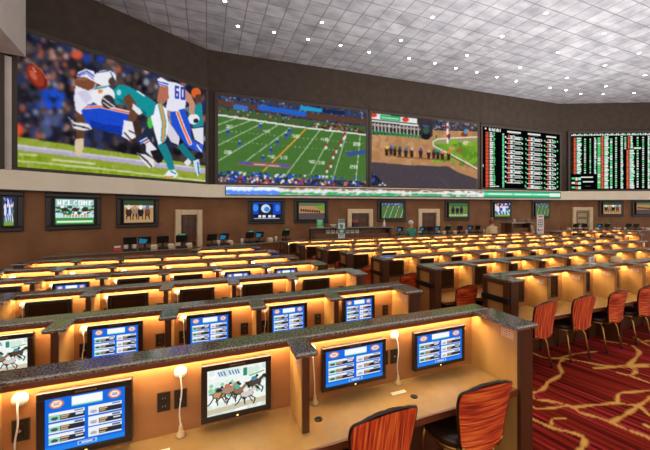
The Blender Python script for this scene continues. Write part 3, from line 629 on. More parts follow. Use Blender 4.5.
# ------------------------------------------------------------------ wall televisions
def tv_picture(kind, seed):
    W, H = 64, 42; p = Paint(W, H); r = random.Random(seed); al = np.ones((H, W), bool)
    if kind == 'football':
        p.fill((70, 76, 110)); p.speckle(r, al, [(40, 44, 80), (200, 120, 100), (220, 220, 230), (60, 80, 180)], 90, .03, .08, (0, 0, 1, .6)); p.rect(0, .72, 1, 1, (120, 160, 50))
        for x, c in ((.2, (230, 230, 240)), (.42, (40, 80, 200)), (.6, (226, 226, 236)), (.8, (30, 130, 150))):
            p.ell(x, .32, .08, .1, (226, 226, 236)); p.ell(x, .5, .1, .18, c); p.line([(x, .6), (x - .08, .85)], .07, (50, 90, 200)); p.line([(x, .6), (x + .1, .85)], .07, (220, 220, 230))
    elif kind == 'welcome':
        p.fill((170, 210, 190)); p.rect(0, 0, 1, .3, (150, 196, 190)); p.rect(0, .55, 1, .75, (200, 226, 240)); p.rect(0, .75, 1, 1, (60, 150, 60)); p.rect(.05, .86, .95, .93, (226, 240, 220))
        p.speckle(r, al, [(40, 120, 70), (236, 240, 240), (70, 80, 70)], 60, .02, .05, (0, .28, 1, .6)); p.text('WELCOME', .06, .05, .1, .2, (248, 250, 246))
        for x in (.25, .5, .75): p.ell(x, .42, .09, .08, (60, 50, 44)); p.line([(x - .06, .45), (x - .1, .56)], .02, (50, 40, 36)); p.line([(x + .06, .45), (x + .1, .56)], .02, (50, 40, 36))
        for x in np.linspace(.2, .8, 9): p.rect(x, .62, x + .04, .72, (206, 150, 60))
    elif kind == 'race':
        p.fill((178, 140, 96)); p.rect(0, 0, 1, .22, (50, 76, 44)); p.rect(0, .22, 1, .3, (210, 190, 170))
        for i, x in enumerate((.16, .36, .55, .78)): p.ell(x, .52, .1, .2, ((70, 46, 34), (150, 120, 96), (40, 34, 36), (120, 70, 40))[i]); p.ell(x, .3, .06, .1, ((220, 210, 190), (200, 140, 110), (230, 230, 235), (90, 110, 190))[i]); p.line([(x - .05, .6), (x - .07, .85)], .035, (44, 34, 30)); p.line([(x + .05, .6), (x + .06, .85)], .035, (44, 34, 30))
    elif kind == 'track':
        p.fill((178, 130, 88)); p.rect(0, 0, 1, .2, (90, 110, 80)); p.rect(0, .62, 1, 1, (84, 72, 74)); p.poly([(.6, .2), (1, .12), (1, .5), (.75, .4)], (110, 150, 50))
        for i in range(9): p.ell(.1 + i * .085, .45 + .01 * i, .035, .09, (60, 40, 30))
    elif kind == 'field':
        p.fill((78, 116, 58)); p.rect(0, 0, 1, .2, (70, 84, 120)); p.speckle(r, p.Y < .2, [(40, 50, 110), (160, 160, 170)], 50, .015, .03, (0, 0, 1, .2))
        for x in (.1, .35, .6, .85): p.line([(x, 1), (x + .2, .2)], .016, (206, 220, 196))
        for _ in range(12): x, y = r.uniform(.1, .9), r.uniform(.3, .9); p.ell(x, y, .025, .05, (50, 70, 170) if r.random() < .5 else (170, 70, 70))
    elif kind == 'show':
        p.fill((24, 70, 190)); p.rect(0, .66, 1, 1, (26, 26, 44)); p.rect(.2, .06, .72, .66, (30, 34, 60)); p.ell(.46, .34, .16, .24, (200, 220, 240)); p.ell(.5, .38, .1, .14, (60, 130, 210)); p.ell(.1, .3, .1, .2, (60, 140, 236)); p.ell(.88, .3, .09, .2, (60, 120, 226))
        for x in (.2, .35, .55, .7): p.rect(x, .72, x + .1, .86, (226, 226, 236))
        p.rect(.05, .88, .95, .94, (160, 170, 190))
    elif kind == 'jockeys':
        p.fill((104, 132, 66)); p.rect(0, 0, 1, .25, (70, 104, 52)); p.rect(0, .8, 1, .88, (206, 200, 170))
        for i, x in enumerate((.22, .45, .66)): p.ell(x, .5, .09, .22, (44, 40, 46)); p.ell(x, .28, .05, .09, ((60, 60, 70), (90, 110, 160), (50, 70, 60))[i]); p.line([(x - .04, .66), (x - .05, .84)], .03, (34, 30, 30)); p.line([(x + .04, .66), (x + .05, .84)], .03, (34, 30, 30))
    return p
LOOK = {'football': 'a football tackle', 'welcome': 'a WELCOME racing card', 'race': 'racehorses head on', 'track': 'a dirt racetrack', 'field': 'a green football field', 'show': 'a blue studio show', 'jockeys': 'horses on green turf'}
def television(fn, a, pa, pb, tf, kind, seed, dz, where, hb=(1.58, 2.64)):
    ta, tb = tf(pa), tf(pb); w = abs(tb - ta); t = (ta + tb) / 2; h = hb[1] - hb[0]
    o = thing('wall_television', 'dark-framed wall television showing %s, %s' % (LOOK[kind], where), 'television', fn(t, 0, hb[0] + dz), a, 'televisions below the cream band')
    m = MB(); m.frame(-w / 2, w / 2, 0, h, .12, -.07, 0); m.build('surround', 'scrframe' if dz > .05 else 'bezel', o, .02)
    m = MB(); m.box(-w / 2 + .1, w / 2 - .1, -.01, 0, .1, h - .1); m.build('recess', 'black', o)
    W2, Z0, Z1 = w / 2 - .19, .17, h - .17
    m = MB(); m.box(-W2 - .03, W2 + .03, -.10, -.01, Z0 - .04, Z1 + .04); m.frame(-W2 - .03, W2 + .03, Z0 - .04, Z1 + .04, .04, -.115, -.1); m.build('television', 'black', o, .006)
    tv_picture(kind, seed).mesh('picture', 2 * W2, Z1 - Z0, 'display', o, (0, -.104, Z0))
zf = lambda px: .14 * t2(px) / L2
television(on1, A1, -8, 23.5, t1, 'football', 1, 0, 'nearest the grey pillar')
television(on1, A1, 45.3, 100.5, t1, 'welcome', 2, 0, 'under the tackle screen')
television(on1, A1, 116, 158, t1, 'race', 3, 0, 'nearest the tall narrow door')
television(on2, A2, 248, 284.5, t2, 'show', 4, zf(265), 'under the football field screen')
television(on2, A2, 294, 328, t2, 'track', 5, zf(310), 'above the green counter sign')
television(on2, A2, 377, 405.5, t2, 'field', 6, zf(390), 'between the two wooden doors')
television(on2, A2, 444.5, 469, t2, 'jockeys', 7, zf(456), 'below the racing screen')
television(on2, A2, 490.5, 511, t2, 'football', 8, zf(500), 'below the odds board')
television(on2, A2, 531.5, 549.5, t2, 'field', 9, zf(540), 'nearest the far room corner')
television(on3, A3, 598.5, 623, t3, 'race', 10, .2, 'beside the cream door', (1.62, 2.62))
television(on3, A3, 631.5, 657, t3, 'track', 11, .2, 'furthest from the cream door', (1.62, 2.62))

# ------------------------------------------------------------------ ceiling downlights
DL = [(225, 1), (238, 26), (274, 32), (308, 39), (322, 22), (340.5, 45), (369, 52), (401, 40), (432.5, 17), (409, 58), (435, 63), (456, 68), (467, 55), (477, 72), (497, 77), (502, 36), (516, 81), (520, 67), (546, 13), (550, 87.5), (558, 52), (566, 90), (567, 77.6), (581, 93.5), (604, 33), (603, 94), (605, 65), (606, 86), (634, 92.7), (639, 53), (645, 75)]
pos = []
for px, py in DL:
    Y = (ZC - EYE) * FPX / (HOR - py); pos.append(((px - 325) / FPX * Y, Y))
pos.sort(key=lambda q: q[0])
ORD = 'first second third fourth fifth sixth seventh eighth ninth tenth eleventh twelfth thirteenth fourteenth fifteenth sixteenth seventeenth eighteenth nineteenth twentieth'.split()
ORD += ['twenty-' + x for x in ORD[:9]] + ['thirtieth', 'thirty-first', 'thirty-second']
lt = None
for i, (x, y) in enumerate(pos):
    lab = 'small round ceiling downlight, %s counting away from the tackle screen' % ORD[i]
    if lt is None:
        lt = thing('recessed_downlight', lab, 'ceiling light', (x, y, ZC), 0, 'recessed lights in the tiled ceiling')
        m = MB(); m.lathe([(.085, 0), (.085, -.012), (.058, -.018), (.054, -.008)], 20); m.build('trim_ring', 'trimwhite', lt)
        m = MB(); m.lathe([(.054, -.006), (.05, -.013), (.02, -.016)], 20); m.build('lens', 'lens', lt)
    else: dup(lt, (x, y, ZC), 0, lab)

# ------------------------------------------------------------------ monitors for the desks
def menu_paint(W, H):
    p = Paint(W, H); B = (24, 108, 226); p.fill(B); p.rect(0, .9, 1, 1, (40, 132, 236))
    p.rect(.32, .03, .70, .19, (250, 252, 250)); p.rect(.32, .19, .70, .215, (120, 216, 176))
    for cx in (.14, .86):
        p.ell(cx, .12, .085, .085, (214, 120, 60)); p.ell(cx, .12, .066, .062, (250, 236, 220)); p.rect(cx - .04, .09, cx + .04, .105, (200, 96, 50)); p.rect(cx - .035, .125, cx + .035, .145, (70, 120, 200) if cx > .5 else (206, 150, 110))
    for c in range(2):
        x0 = .05 + c * .475
        for q in range(3):
            y0 = .27 + q * .205
            p.rect(x0, y0, x0 + .43, y0 + .175, (240, 244, 248)); p.rect(x0 + .13, y0 + .06, x0 + .43, y0 + .155, (44, 48, 66))
            p.rect(x0 + .3, y0 + .015, x0 + .41, y0 + .045, (90, 110, 150)); p.rect(x0, y0 + .055, x0 + .13, y0 + .155, (140, 216, 190) if c == 0 else (236, 238, 240)); p.ell(x0 + .065, y0 + .115, .045, .03, (90, 80, 80) if c == 0 else (176, 176, 184))
            p.rect(x0 + .14, y0 + .07, x0 + .24, y0 + .098, (214, 176, 116)); p.rect(x0 + .14, y0 + .112, x0 + .22, y0 + .14, (190, 160, 120))
            if (q + c) % 2 == 0: p.rect(x0 + .32, y0 + .08, x0 + .41, y0 + .11, (230, 234, 240))
    p.rect(.39, .895, .63, .965, (160, 200, 246)); p.rect(.41, .91, .61, .95, (40, 110, 220)); p.rect(.44, .92, .58, .94, (220, 234, 250))
    return p
def horse_paint(W, H):
    p = Paint(W, H); r = random.Random(11); al = np.ones((H, W), bool); p.fill((240, 246, 242))
    p.speckle(r, al, [(226, 240, 230), (250, 250, 246), (214, 232, 220)], 50, .03, .1, (0, 0, 1, 1))
    p.speckle(r, al, [(150, 206, 170), (110, 186, 150), (186, 214, 180)], 26, .02, .05, (.05, .3, 1, .62)); p.poly([(0, .86), (1, .78), (1, .9), (0, .97)], (206, 196, 170))
    for x in (.18, .22, .27, .36, .41, .46, .5): p.line([(x, .07), (x + .03, .16)], .022, (60, 120, 190))
    p.rect(.6, .06, .67, .24, (50, 140, 110)); p.line([(.72, .26), (.96, .2)], .035, (120, 196, 130))
    for x, y, c, j in ((.2, .56, (196, 150, 104), (60, 60, 70)), (.5, .56, (150, 112, 84), (60, 190, 170)), (.8, .44, (84, 66, 60), (80, 140, 160)), (.66, .66, (214, 204, 196), (230, 236, 236)), (.34, .5, (170, 140, 116), (200, 120, 90))):
        p.ell(x, y, .12, .085, (46, 36, 32)); p.ell(x, y, .11, .072, c); p.line([(x + .08, y - .04), (x + .17, y - .14)], .06, c); p.line([(x + .16, y - .14), (x + .2, y - .08)], .04, (50, 40, 36))
        p.line([(x - .09, y + .04), (x - .15, y + .16), (x - .2, y + .2)], .024, (50, 38, 34)); p.line([(x - .05, y + .06), (x - .03, y + .22)], .022, (50, 38, 34)); p.line([(x + .07, y + .05), (x + .15, y + .14), (x + .12, y + .24)], .024, (50, 38, 34)); p.line([(x + .04, y + .06), (x + .1, y + .2)], .02, (70, 50, 40))
        p.ell(x - .01, y - .1, .05, .05, j); p.ell(x + .04, y - .15, .025, .03, (40, 40, 44)); p.line([(x - .1, y - .02), (x - .17, y - .04)], .02, (40, 34, 30))
    return p
def make_monitor(name, w, h, kind, brand=True):
    """a flat screen on a short wall bracket; local y=0 is the desk panel, the screen looks towards -y"""
    o = thing(name, 'x', 'monitor'); bz = .03 if w > .5 else .038
    m = MB(); m.box(-.08, .08, -.03, 0, h * .3, h * .7); m.build('mount', 'black', o)
    m = MB(); m.box(-w / 2, w / 2, -.062, -.03, 0, h); m.frame(-w / 2, w / 2, 0, h, bz, -.072, -.062); m.build('housing', 'bezel', o, .004)
    if kind == 'off':
        m = MB(); m.box(-w / 2 + bz, w / 2 - bz, -.065, -.062, bz, h - bz); m.build('screen', 'offscreen', o)
    else:
        p = menu_paint(128, 84) if kind == 'menu' else horse_paint(120, 96)
        p.mesh('screen', w - 2 * bz, h - 2 * bz, 'display', o, (0, -.065, bz))
        m = MB(); m.box(-.006, .006, -.0735, -.072, .009, .018); m.build('power_light', 'led_y', o)
        if brand:
            m = MB()
            for q in range(9): m.box(-.05 + q * .0115, -.042 + q * .0115, -.0728, -.072, h - bz * .62, h - bz * .38)
            m.build('maker_mark', 'chrome', o)
    return o
PROTO = {}
def place_monitor(key, loc, rz, label, group):
    if key not in PROTO:
        args = {'wide_menu': (.55, .325, 'menu'), 'old_menu': (.455, .375, 'menu'), 'old_horses': (.455, .375, 'horses'), 'small_menu': (.42, .345, 'menu'), 'small_horses': (.42, .345, 'horses'), 'small_off': (.42, .345, 'off')}[key]
        o = make_monitor('desk_monitor', *args); PROTO[key] = o; o.location = loc; o.rotation_euler = (0, 0, rz); o['label'] = label; o['group'] = group; return o
    return dup(PROTO[key], loc, rz, label, group)
def cord_mesh(v):
    o = thing('hanging_cord', 'x', 'cord')
    m = MB(); m.lathe([(.026, 0), (.038, .006), (.038, .016), (.028, .026), (.012, .032)], 18, axis='y', off=(0, 0, 0)); m.build('wall_disc', 'white', o)
    L = -.325
    pts = [(.0, -.035, -.005), (.004, -.05, -.03), (.012 - v * .004, -.055, -.12), (-.006 + v * .02, -.055, -.22), (.004 + v * .012, -.055, L)]
    # smooth
    for _ in range(2):
        q = [pts[0]]
        for a, b in zip(pts[:-1], pts[1:]): q += [tuple(.75 * np.array(a) + .25 * np.array(b)), tuple(.25 * np.array(a) + .75 * np.array(b))]
        pts = q + [pts[-1]]
    m = MB(); m.tube(pts, .0045, 6); m.build('cord', 'white', o)
    m = MB(); m.lathe([(.007, L + .01), (.011, L - .006), (.013, L - .03), (.026, L - .05), (.027, L - .062), (.02, L - .064)], 14, 0, pts[-1][0], -.055); m.build('plug', 'tan', o)
    return o
CP = {}
def place_cord(v, loc, rz, label):
    g = 'white cords hanging at the desk seats'
    if v not in CP:
        o = cord_mesh(v); CP[v] = o; o.location = loc; o.rotation_euler = (0, 0, rz); o['label'] = label; o['group'] = g; return o
    return dup(CP[v], loc, rz, label, g)
def sticker_paint():
    p = Paint(28, 18); p.fill((232, 206, 176)); r = random.Random(1)
    for q in range(4):
        for k in range(6):
            if r.random() < .85: p.rect(.06 + k * .15, .1 + q * .22, .06 + k * .15 + r.uniform(.08, .13), .22 + q * .22, (176, 60, 44) if q else (196, 40, 30))
    return p

# ------------------------------------------------------------------ the long desk rows
H = 1.20; DESK = .67
stick = [None]
OUT = [None]
def add_row(block, idx, fins, xl, xr, wt, endl, endr, detail, front=0.0, label=''):
    """fins: s positions of the dividers; xl/xr: outer ends; endl/endr: whether a full end panel stands there. Local x runs along the row, y=0 is the divider tips."""
    s0 = xl
    o = thing('betting_desk_row', label, 'desk', sw(s0, wt), PHI, 'rows of betting desks')
    F = [f - s0 for f in fins]; X1 = xr - s0; ET = .13
    b0 = ET if endl else 0.0; b1 = X1 - ET if endr else X1
    m = MB(); m.box(b0, b1, .34, .40, .0, H - .036); m.build('back_panel', 'panelwood', o)
    m = MB(); m.box(b0, b1, -.11, .34, DESK - .035, DESK); m.build('desk_top', 'desk', o, .004)
    m = MB(); m.box(b0, b1, -.125, -.11, DESK - .05, DESK - .002); m.build('desk_edge', 'edge', o)
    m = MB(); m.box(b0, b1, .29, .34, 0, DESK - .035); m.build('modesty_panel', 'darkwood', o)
    g = MB(); g.box(0, X1, .26, .425, H - .036, H)
    for f in F: g.box(f - .075, f + .075, .0, .26, H - .036, H)
    fy = -.03 - front
    if endr: g.box(X1 - .21, X1 + .03, fy - .03, .26, H - .036, H)
    if endl: g.box(-.03, .21, fy - .03, .26, H - .036, H)
    g.build('granite_top', 'granite', o, .012)
    for i, f in enumerate(F):
        m = MB(); m.box(f - .022, f + .022, .045, .34, DESK, H - .04); d = m.build('divider', 'wood', o)
        m = MB(); m.box(f - .024, f + .024, .025, .045, DESK, H - .04); m.build('front_edge', 'midwood' if block != 'L' else 'darkwood', d)
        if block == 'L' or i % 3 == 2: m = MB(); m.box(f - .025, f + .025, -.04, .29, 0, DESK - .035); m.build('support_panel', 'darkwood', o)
        if detail >= 3 or (detail == 2 and block == 'R' and idx == 1): put_sticker(d, f - .0235, .14)
    for e, (xa, xb, sgn) in enumerate(((0, ET, -1), (X1 - ET, X1, 1))):
        if not (endl, endr)[e]: continue
        inner = MB(); inner.box(xa, xb, fy + .03, .41, 0, H - .036)
        d = inner.build('end_panel', 'wood', o)
        m = MB(); m.box(xa - .004, xb + .004, fy, fy + .03, 0, H - .04); m.build('front_post', 'darkwood', d)
        xo = xa if sgn < 0 else xb            # aisle face: frame, inset panels and a bumper rail
        x0, x1 = sorted((xo, xo + sgn * .018))
        m = MB()
        m.box(x0, x1, fy + .03, fy + .11, 0, H - .04); m.box(x0, x1, .33, .41, 0, H - .036); m.box(x0, x1, fy + .11, .33, 0, .12); m.box(x0, x1, fy + .11, .33, H - .09, H - .036)
        m.build('panel_frame', 'darkwood', d, .003)
        xa2, xb2 = sorted((xo, xo + sgn * .006)); m = MB(); m.box(xa2, xb2, fy + .11, .33, .12, .86); m.box(xa2, xb2, fy + .11, .33, .95, H - .09); m.build('inset_panel', 'midwood', d)
        xa2, xb2 = sorted((xo, xo + sgn * .04)); m = MB(); m.box(xa2, xb2, fy + .02, .415, .87, .945); m.build('bumper_rail', 'black', d, .008)
        if detail >= 2 and e == 1: put_sticker(d, xa - .0015, fy + .12)
        if block == 'R' and e == 0: pass
    # bays
    ends = ([ET] if endl else [0.0]) + F + ([X1 - ET] if endr else [X1])
    bays = []
    for a, b in zip(ends[:-1], ends[1:]):
        if b - a < .3: continue
        a2, b2 = a + .03, b - .03
        m = MB(); m.box(a2, b2, .280, .300, H - .052, H - .042); m.build('light_strip', 'strip', o)
        m = MB(); m.box(a2 - .02, b2 + .02, .262, .272, H - .060, H - .018); m.build('light_apron', 'edge', o)
        bays.append((a, b))
    o['s0'] = s0
    return o, bays, s0
def put_sticker(parent, x, y):
    p = sticker_paint() if stick[0] is None else None
    if p is not None:
        s_ = p.mesh('notice_sticker', .11, .065, 'printed', parent, (x, y, 1.055)); stick[0] = s_
    else:
        s_ = stick[0].copy(); C.objects.link(s_); s_.parent = parent; s_.location = (x, y, 1.055)
    s_.rotation_euler = (0, 0, -PI / 2)
def put_outlet(parent, x, flip):
    m = MB(); m.box(-.04, .04, -.006, 0, -.062, .062, 1); m.box(-.036, .036, -.008, -.006, -.058, .058, 0)
    o = m.build('outlet_plate', ['bezel', 'steel'], parent, loc=(x, .34, .885))
    m = MB()
    if flip: m.box(-.017, .017, -.011, -.008, -.036, .036)
    else:
        for z in (-.026, .026): m.box(-.018, .018, -.011, -.008, z - .018, z + .018)
    m.build('socket', 'black', o)
    m = MB()
    if flip: m.lathe([(.006, .0), (.006, .008)], 8, axis='y', off=(0, -.011, 0))
    else:
        for z in (-.026, .026): m.box(-.009, -.006, -.0125, -.011, z - .006, z + .006); m.box(.006, .009, -.0125, -.011, z - .006, z + .006)
    m.build('contacts', 'chrome', o)
ROWN = ['first', 'second', 'third', 'fourth', 'fifth', 'sixth', 'seventh', 'eighth']
wL = [1.87, 2.95, 4.05, 5.05, 5.95, 6.9, 7.95]
finL = [[-1.07, .60], [-1.88, -1.1, -.31, .47, 1.28], [-1.99, -1.21, -.45, .33, 1.11], [-2.11, -1.35, -.59, .16, .92], [-2.95, -2.18, -1.45, -.74, .03, .77], [-2.25, -1.55, -.83, -.1, .63], [.46]]
xlL = [-2.1, -2.55, -2.76, -2.87, -3.6, -3.1, -.33]; xrL = [2.47, 2.30, 2.19, 1.94, 1.68, 1.50, 1.26]
G_M = 'monitors on the betting desks'
def sp(row_o, x, y, z): return sw(row_o['s0'] + x, wrow[row_o.name] + y, z)
wrow = {}
LIT4 = {(-2.11, -1.35): 1, (.16, .92): 1, (.92, 1.94): 1}
for i in range(7):
    det = 3 if i == 0 else (2 if i < 3 else 1)
    fins = finL[i] + ([] if i else [])
    nm = ROWN[i] + ' row this side of the aisle'
    o, bays, s0 = add_row('L', i + 1, fins, xlL[i], xrL[i], wL[i], i >= 5, True, det, .12 if i == 0 else 0.0,
                          ('granite-topped wooden betting desk row nearest the camera, before the aisle' if i == 0 else 'granite-topped wooden betting desk row, %s counting from the camera side, before the aisle' % ROWN[i]))
    wt = wL[i]; nb = len(bays)
    for k, (a, b) in enumerate(bays):
        seat = nb - k; c = (a + b) / 2 - .05
        where = '%s bay from the aisle, %s' % (ROWN[seat - 1], nm)
        if i == 0:
            if k == 0: continue
            spots = (((-.645 - s0), 'old_menu', 'boxy lit monitor with blue betting menu in the front row'), ((.195 - s0), 'old_horses', 'boxy lit monitor showing a painted horse race in the front row')) if k == 1 else (((1.08 - s0), 'wide_menu', 'wide lit monitor with blue menu, beside the divider in the front row'), ((1.91 - s0), 'wide_menu', 'wide lit monitor with blue menu, beside the end panel of front row'))
            for x, key, lab in spots: place_monitor(key, sw(s0 + x, wt + .34, .722 if key[0] == 'o' else .752), PHI, lab, G_M)
            for x in ((-.965, -.157, ) if k == 1 else (.735, 1.477)):
                place_cord(0 if x < .5 or x > 1 else 1, sw(x, wt + .34, 1.062), PHI, 'white cord on round disc, %s, front row' % {-.965: 'at the picture edge', -.157: 'between the two boxy monitors', .735: 'against the divider', 1.477: 'between the two wide monitors'}[x])
            for x, fl in (((-.965, 1), (-.254, 0), (-.157, 1)) if k == 1 else ((1.378, 0), (1.477, 1))): put_outlet(o, x - s0, fl)
            m = MB(); m.lathe([(.028, DESK), (.028, DESK + .004), (.02, DESK + .005)], 16, 0, ((-.2 if k == 1 else 1.5) - s0), .1); m.build('cable_grommet', 'black', o)
            if k == 2: m = MB(); m.lathe([(.028, DESK), (.028, DESK + .004), (.02, DESK + .005)], 16, 0, (.72 - s0), .12); m.build('cable_grommet', 'black', o)
            q = Paint(40, 10); q.fill((244, 236, 216)); [q.rect(.05 + t * .08, .3, .05 + t * .08 + .05, .7, (206, 196, 176)) for t in range(11)]
            lb = q.mesh('desk_label', .13, .035, 'printed', o, ((-.27 if k == 1 else 1.42) - s0, .17, DESK + .0015)); lb.rotation_euler = (-PI / 2 , 0, 0)
        else:
            if i == 1: key, look = ('small_horses', 'lit horse-race monitor') if k == 1 else ('small_menu', 'lit blue-menu monitor')
            elif i == 3 and k in (1, 4, 5): key, look = 'small_menu', 'mostly hidden lit monitor'
            else: key, look = 'small_off', 'switched-off dark monitor'
            if i == 1 and k == 0: continue
            if i < 4 and (i != 2 or k > 0): place_monitor(key, sw(s0 + c, wt + .34, .765), PHI, '%s, %s' % (look, where), G_M)
            if i < 5 and not (i == 1 and k == 0): place_cord(k % 2, sw(s0 + a + .1, wt + .34, 1.062), PHI, 'white corded disc, %s' % where)
            if i < 3: put_outlet(o, a + .1, 1); put_outlet(o, b - .1, 0)
wR = [2.92, 3.97, 5.10, 6.15, 7.05, 8.15, 9.20]; xR = [3.75, 3.40, 3.15, 2.90, 2.65, 2.42, 2.20]; xRe = [8.65, 10.4, 13.0, 13.05, 13.2, 13.35, 13.45]
CH = []
for i in range(7):
    nm = ROWN[i] + ' row across the aisle'; PT = .81
    first = 4.59 if i == 0 else xR[i] + .13 + .75
    n = int((xRe[i] - .4 - first) / PT) + 1
    fins = [first + PT * q for q in range(n)]
    if i >= 3: fins = [f for f in fins if f < xRe[i] - .45]
    o, bays, s0 = add_row('R', i + 1, fins, xR[i], xRe[i], wR[i], True, i >= 3, 2 if i == 0 else 1, 0.0, 'long granite-topped betting desk row across the aisle, %s from the patterned carpet' % ROWN[i])
    for k, (a, b) in enumerate(bays):
        where = '%s bay from the aisle, %s' % (ROWN[k] if k < 8 else ORD[k], nm); c = (a + b) / 2 - .03
        if i == 0 or (i < 3) or k < 2: place_monitor('small_off', sw(s0 + c, wR[i] + .34, .765), PHI, 'dark monitor, ' + where, G_M)
        if (i < 2 and k < 8) or k == 0: place_cord(k % 2, sw(s0 + a + .09, wR[i] + .34, 1.062), PHI, 'white corded disc, ' + where)
        if (i == 0 and k < 6) or (i < 6 and k < (2 if i < 3 else 1)): CH.append((s0 + (a + b) / 2 - ((.09 if k == 0 else .05) if i == 0 else .02), wR[i] - .17, i, k))
for i, xs, xe in ((4, 14.6, 16.6), (5, 14.8, 19.0), (6, 15.0, 20.3)):
    fins = [xs + .88 + .81 * q for q in range(int((xe - .45 - xs - .88) / .81) + 1)]
    add_row('F', i, fins, xs, xe, wR[i], True, True, 1, 0.0, 'short betting desk row past the second aisle, %s' % {4: 'nearest the camera', 5: 'middle one of three', 6: 'nearest the tellers'}[i])

# ------------------------------------------------------------------ chairs
def make_chair(fab, label, tall=1.0):
    o = thing('casino_chair', label, 'chair', group='striped chairs at the betting desks')
    Z0, Z1 = .44, .925
    prof = [(0.0, .11), (.03, .155), (.08, .185), (.2, .200), (.4, .214), (.6, .232), (.78, .242), (.88, .240), (.94, .232), (.97, .218), (.985, .2), (.995, .18)]
    NU, NV = 14, 22
    def hw(v):
        for (a, x), (b, y) in zip(prof[:-1], prof[1:]):
            if a <= v <= b: return x + (y - x) * (v - a) / (b - a)
        return prof[-1][1]
    def pt(u, v, side, grow=0.0):
        w = hw(min(max(v, 0), .995)) + grow; x = u * w * .95
        zt = Z0 + (Z1 - Z0) * v * tall + (.010 * (1 - abs(u) ** 1.6) * (v > .9) * ((v - .9) / .1) if v > .9 else 0) - (.016 * abs(u) ** 2.5 * (v - .9) / .1 if v > .9 else 0) + (.02 * abs(u) ** 2 if v < .02 else 0)
        y = -.06 * v * v + .42 * x * x + side * (.022 - .012 * abs(u) ** 4) - .02
        return (x, y, zt)
    for side, nm in ((-1, 'backrest'), (1, 'front_pad')):
        vs = [pt(-1 + 2 * a / NU, b / NV, side) for b in range(NV + 1) for a in range(NU + 1)]
        fs = [(b * (NU + 1) + a, b * (NU + 1) + a + 1, (b + 1) * (NU + 1) + a + 1, (b + 1) * (NU + 1) + a) for b in range(NV) for a in range(NU)]
        if side > 0: fs = [f[::-1] for f in fs]
        m = MB(); m.add(vs, fs, 0, True); m.build(nm, fab if side < 0 else 'vinyl', o)
    # rim that follows the outline, rising to a carved crest at the top
    ring = [pt(-1, b / NV, 0, .004) for b in range(NV + 1)] + [pt(-1 + 2 * a / NU, 1, 0, .004) for a in range(1, NU)] + [pt(1, b / NV, 0, .004) for b in range(NV, -1, -1)] + [pt(1 - 2 * a / NU, 0, 0, .004) for a in range(1, NU)]
    rr = [.0095] * len(ring)
    for a in range(NU - 1): rr[NV + 1 + a] = 0.0115 + .0025 * math.sin(a * 1.6)
    m = MB(); m.tube(ring, rr, 8, 0, True); m.build('back_frame', 'frame', o)
    # seat: a rounded, slightly domed cushion on a brass ring
    def sq(r, n=28, cy=.25): return [(r * 1.02 * math.copysign(abs(math.cos(t)) ** .75, math.cos(t)), cy + r * .95 * math.copysign(abs(math.sin(t)) ** .75, math.sin(t))) for t in [2 * PI * i / n for i in range(n)]]
    m = MB(); lay = [(.205, .42), (.222, .435), (.226, .46), (.212, .482), (.16, .495), (.08, .5)]; vs = []; n = 28
    for r, z in lay: vs += [(x, y, z) for x, y in sq(r)]
    fs = [(k * n + j, k * n + (j + 1) % n, (k + 1) * n + (j + 1) % n, (k + 1) * n + j) for k in range(len(lay) - 1) for j in range(n)] + [tuple(range(n - 1, -1, -1)), tuple((len(lay) - 1) * n + j for j in range(n))]
    m.add(vs, fs, 0, True); m.build('seat', 'vinyl', o)
    m = MB(); m.tube([(x, y, .413) for x, y in sq(.214)], .012, 8, 0, True)
    for sx in (-1, 1): m.tube([(sx * .15, .06, .413), (sx * .165, .0, .43), (sx * .17, -.02, .5)], .011, 8)
    m.build('seat_frame', 'gold', o)
    for sx in (-1, 1):
        for fr in (0, 1):
            if fr: pts = [(sx * .16, .40, .41), (sx * .175, .415, .25), (sx * .19, .43, .02)]
            else: pts = [(sx * .165, .1, .41), (sx * .185, .06, .33), (sx * .19, .035, .18), (sx * .20, .0, .02)]
            m = MB(); m.tube(pts, .0125, 8); l = m.build('leg', 'gold', o)
            e = pts[-1]; m = MB(); m.lathe([(.016, 0), (.018, .012), (.014, .03)], 10, 0, e[0], e[1]); m.build('glide', 'rubber', l)
    return o
cv = make_chair('fabv', 'chair with upright orange stripes at the front row, cropped by the picture bottom')
cv.location = sw(.99, 1.62); cv.rotation_euler = (0, 0, PHI + .04)
chz = make_chair('fabh', 'chair with crosswise orange stripes beside the front row end panel')
chz.location = sw(1.80, 1.62); chz.rotation_euler = (0, 0, PHI - .03)
for s, w, i, k in CH:
    dup((cv, cv, chz, chz, cv, chz)[k] if i == 0 else (chz, cv)[k % 2], sw(s, w), PHI + (.05, -.03, .02, -.04, .03, 0)[k], 'orange-backed chair, %s seat from the aisle, %s row across the aisle' % (ROWN[k], ROWN[i]))
o = thing('dome_cover', 'small rounded tan dome standing on the granite beside the white number card', 'cover', sw(6.84, 3.25, H), PHI)
m = MB(); m.lathe([(.085, 0), (.088, .01), (.084, .05), (.066, .088), (.035, .108), (.008, .114)], 20); m.build('shell', 'tan', o)
m = MB(); m.lathe([(.09, 0), (.094, .005), (.09, .012)], 20); m.build('rim', 'midwood', o)

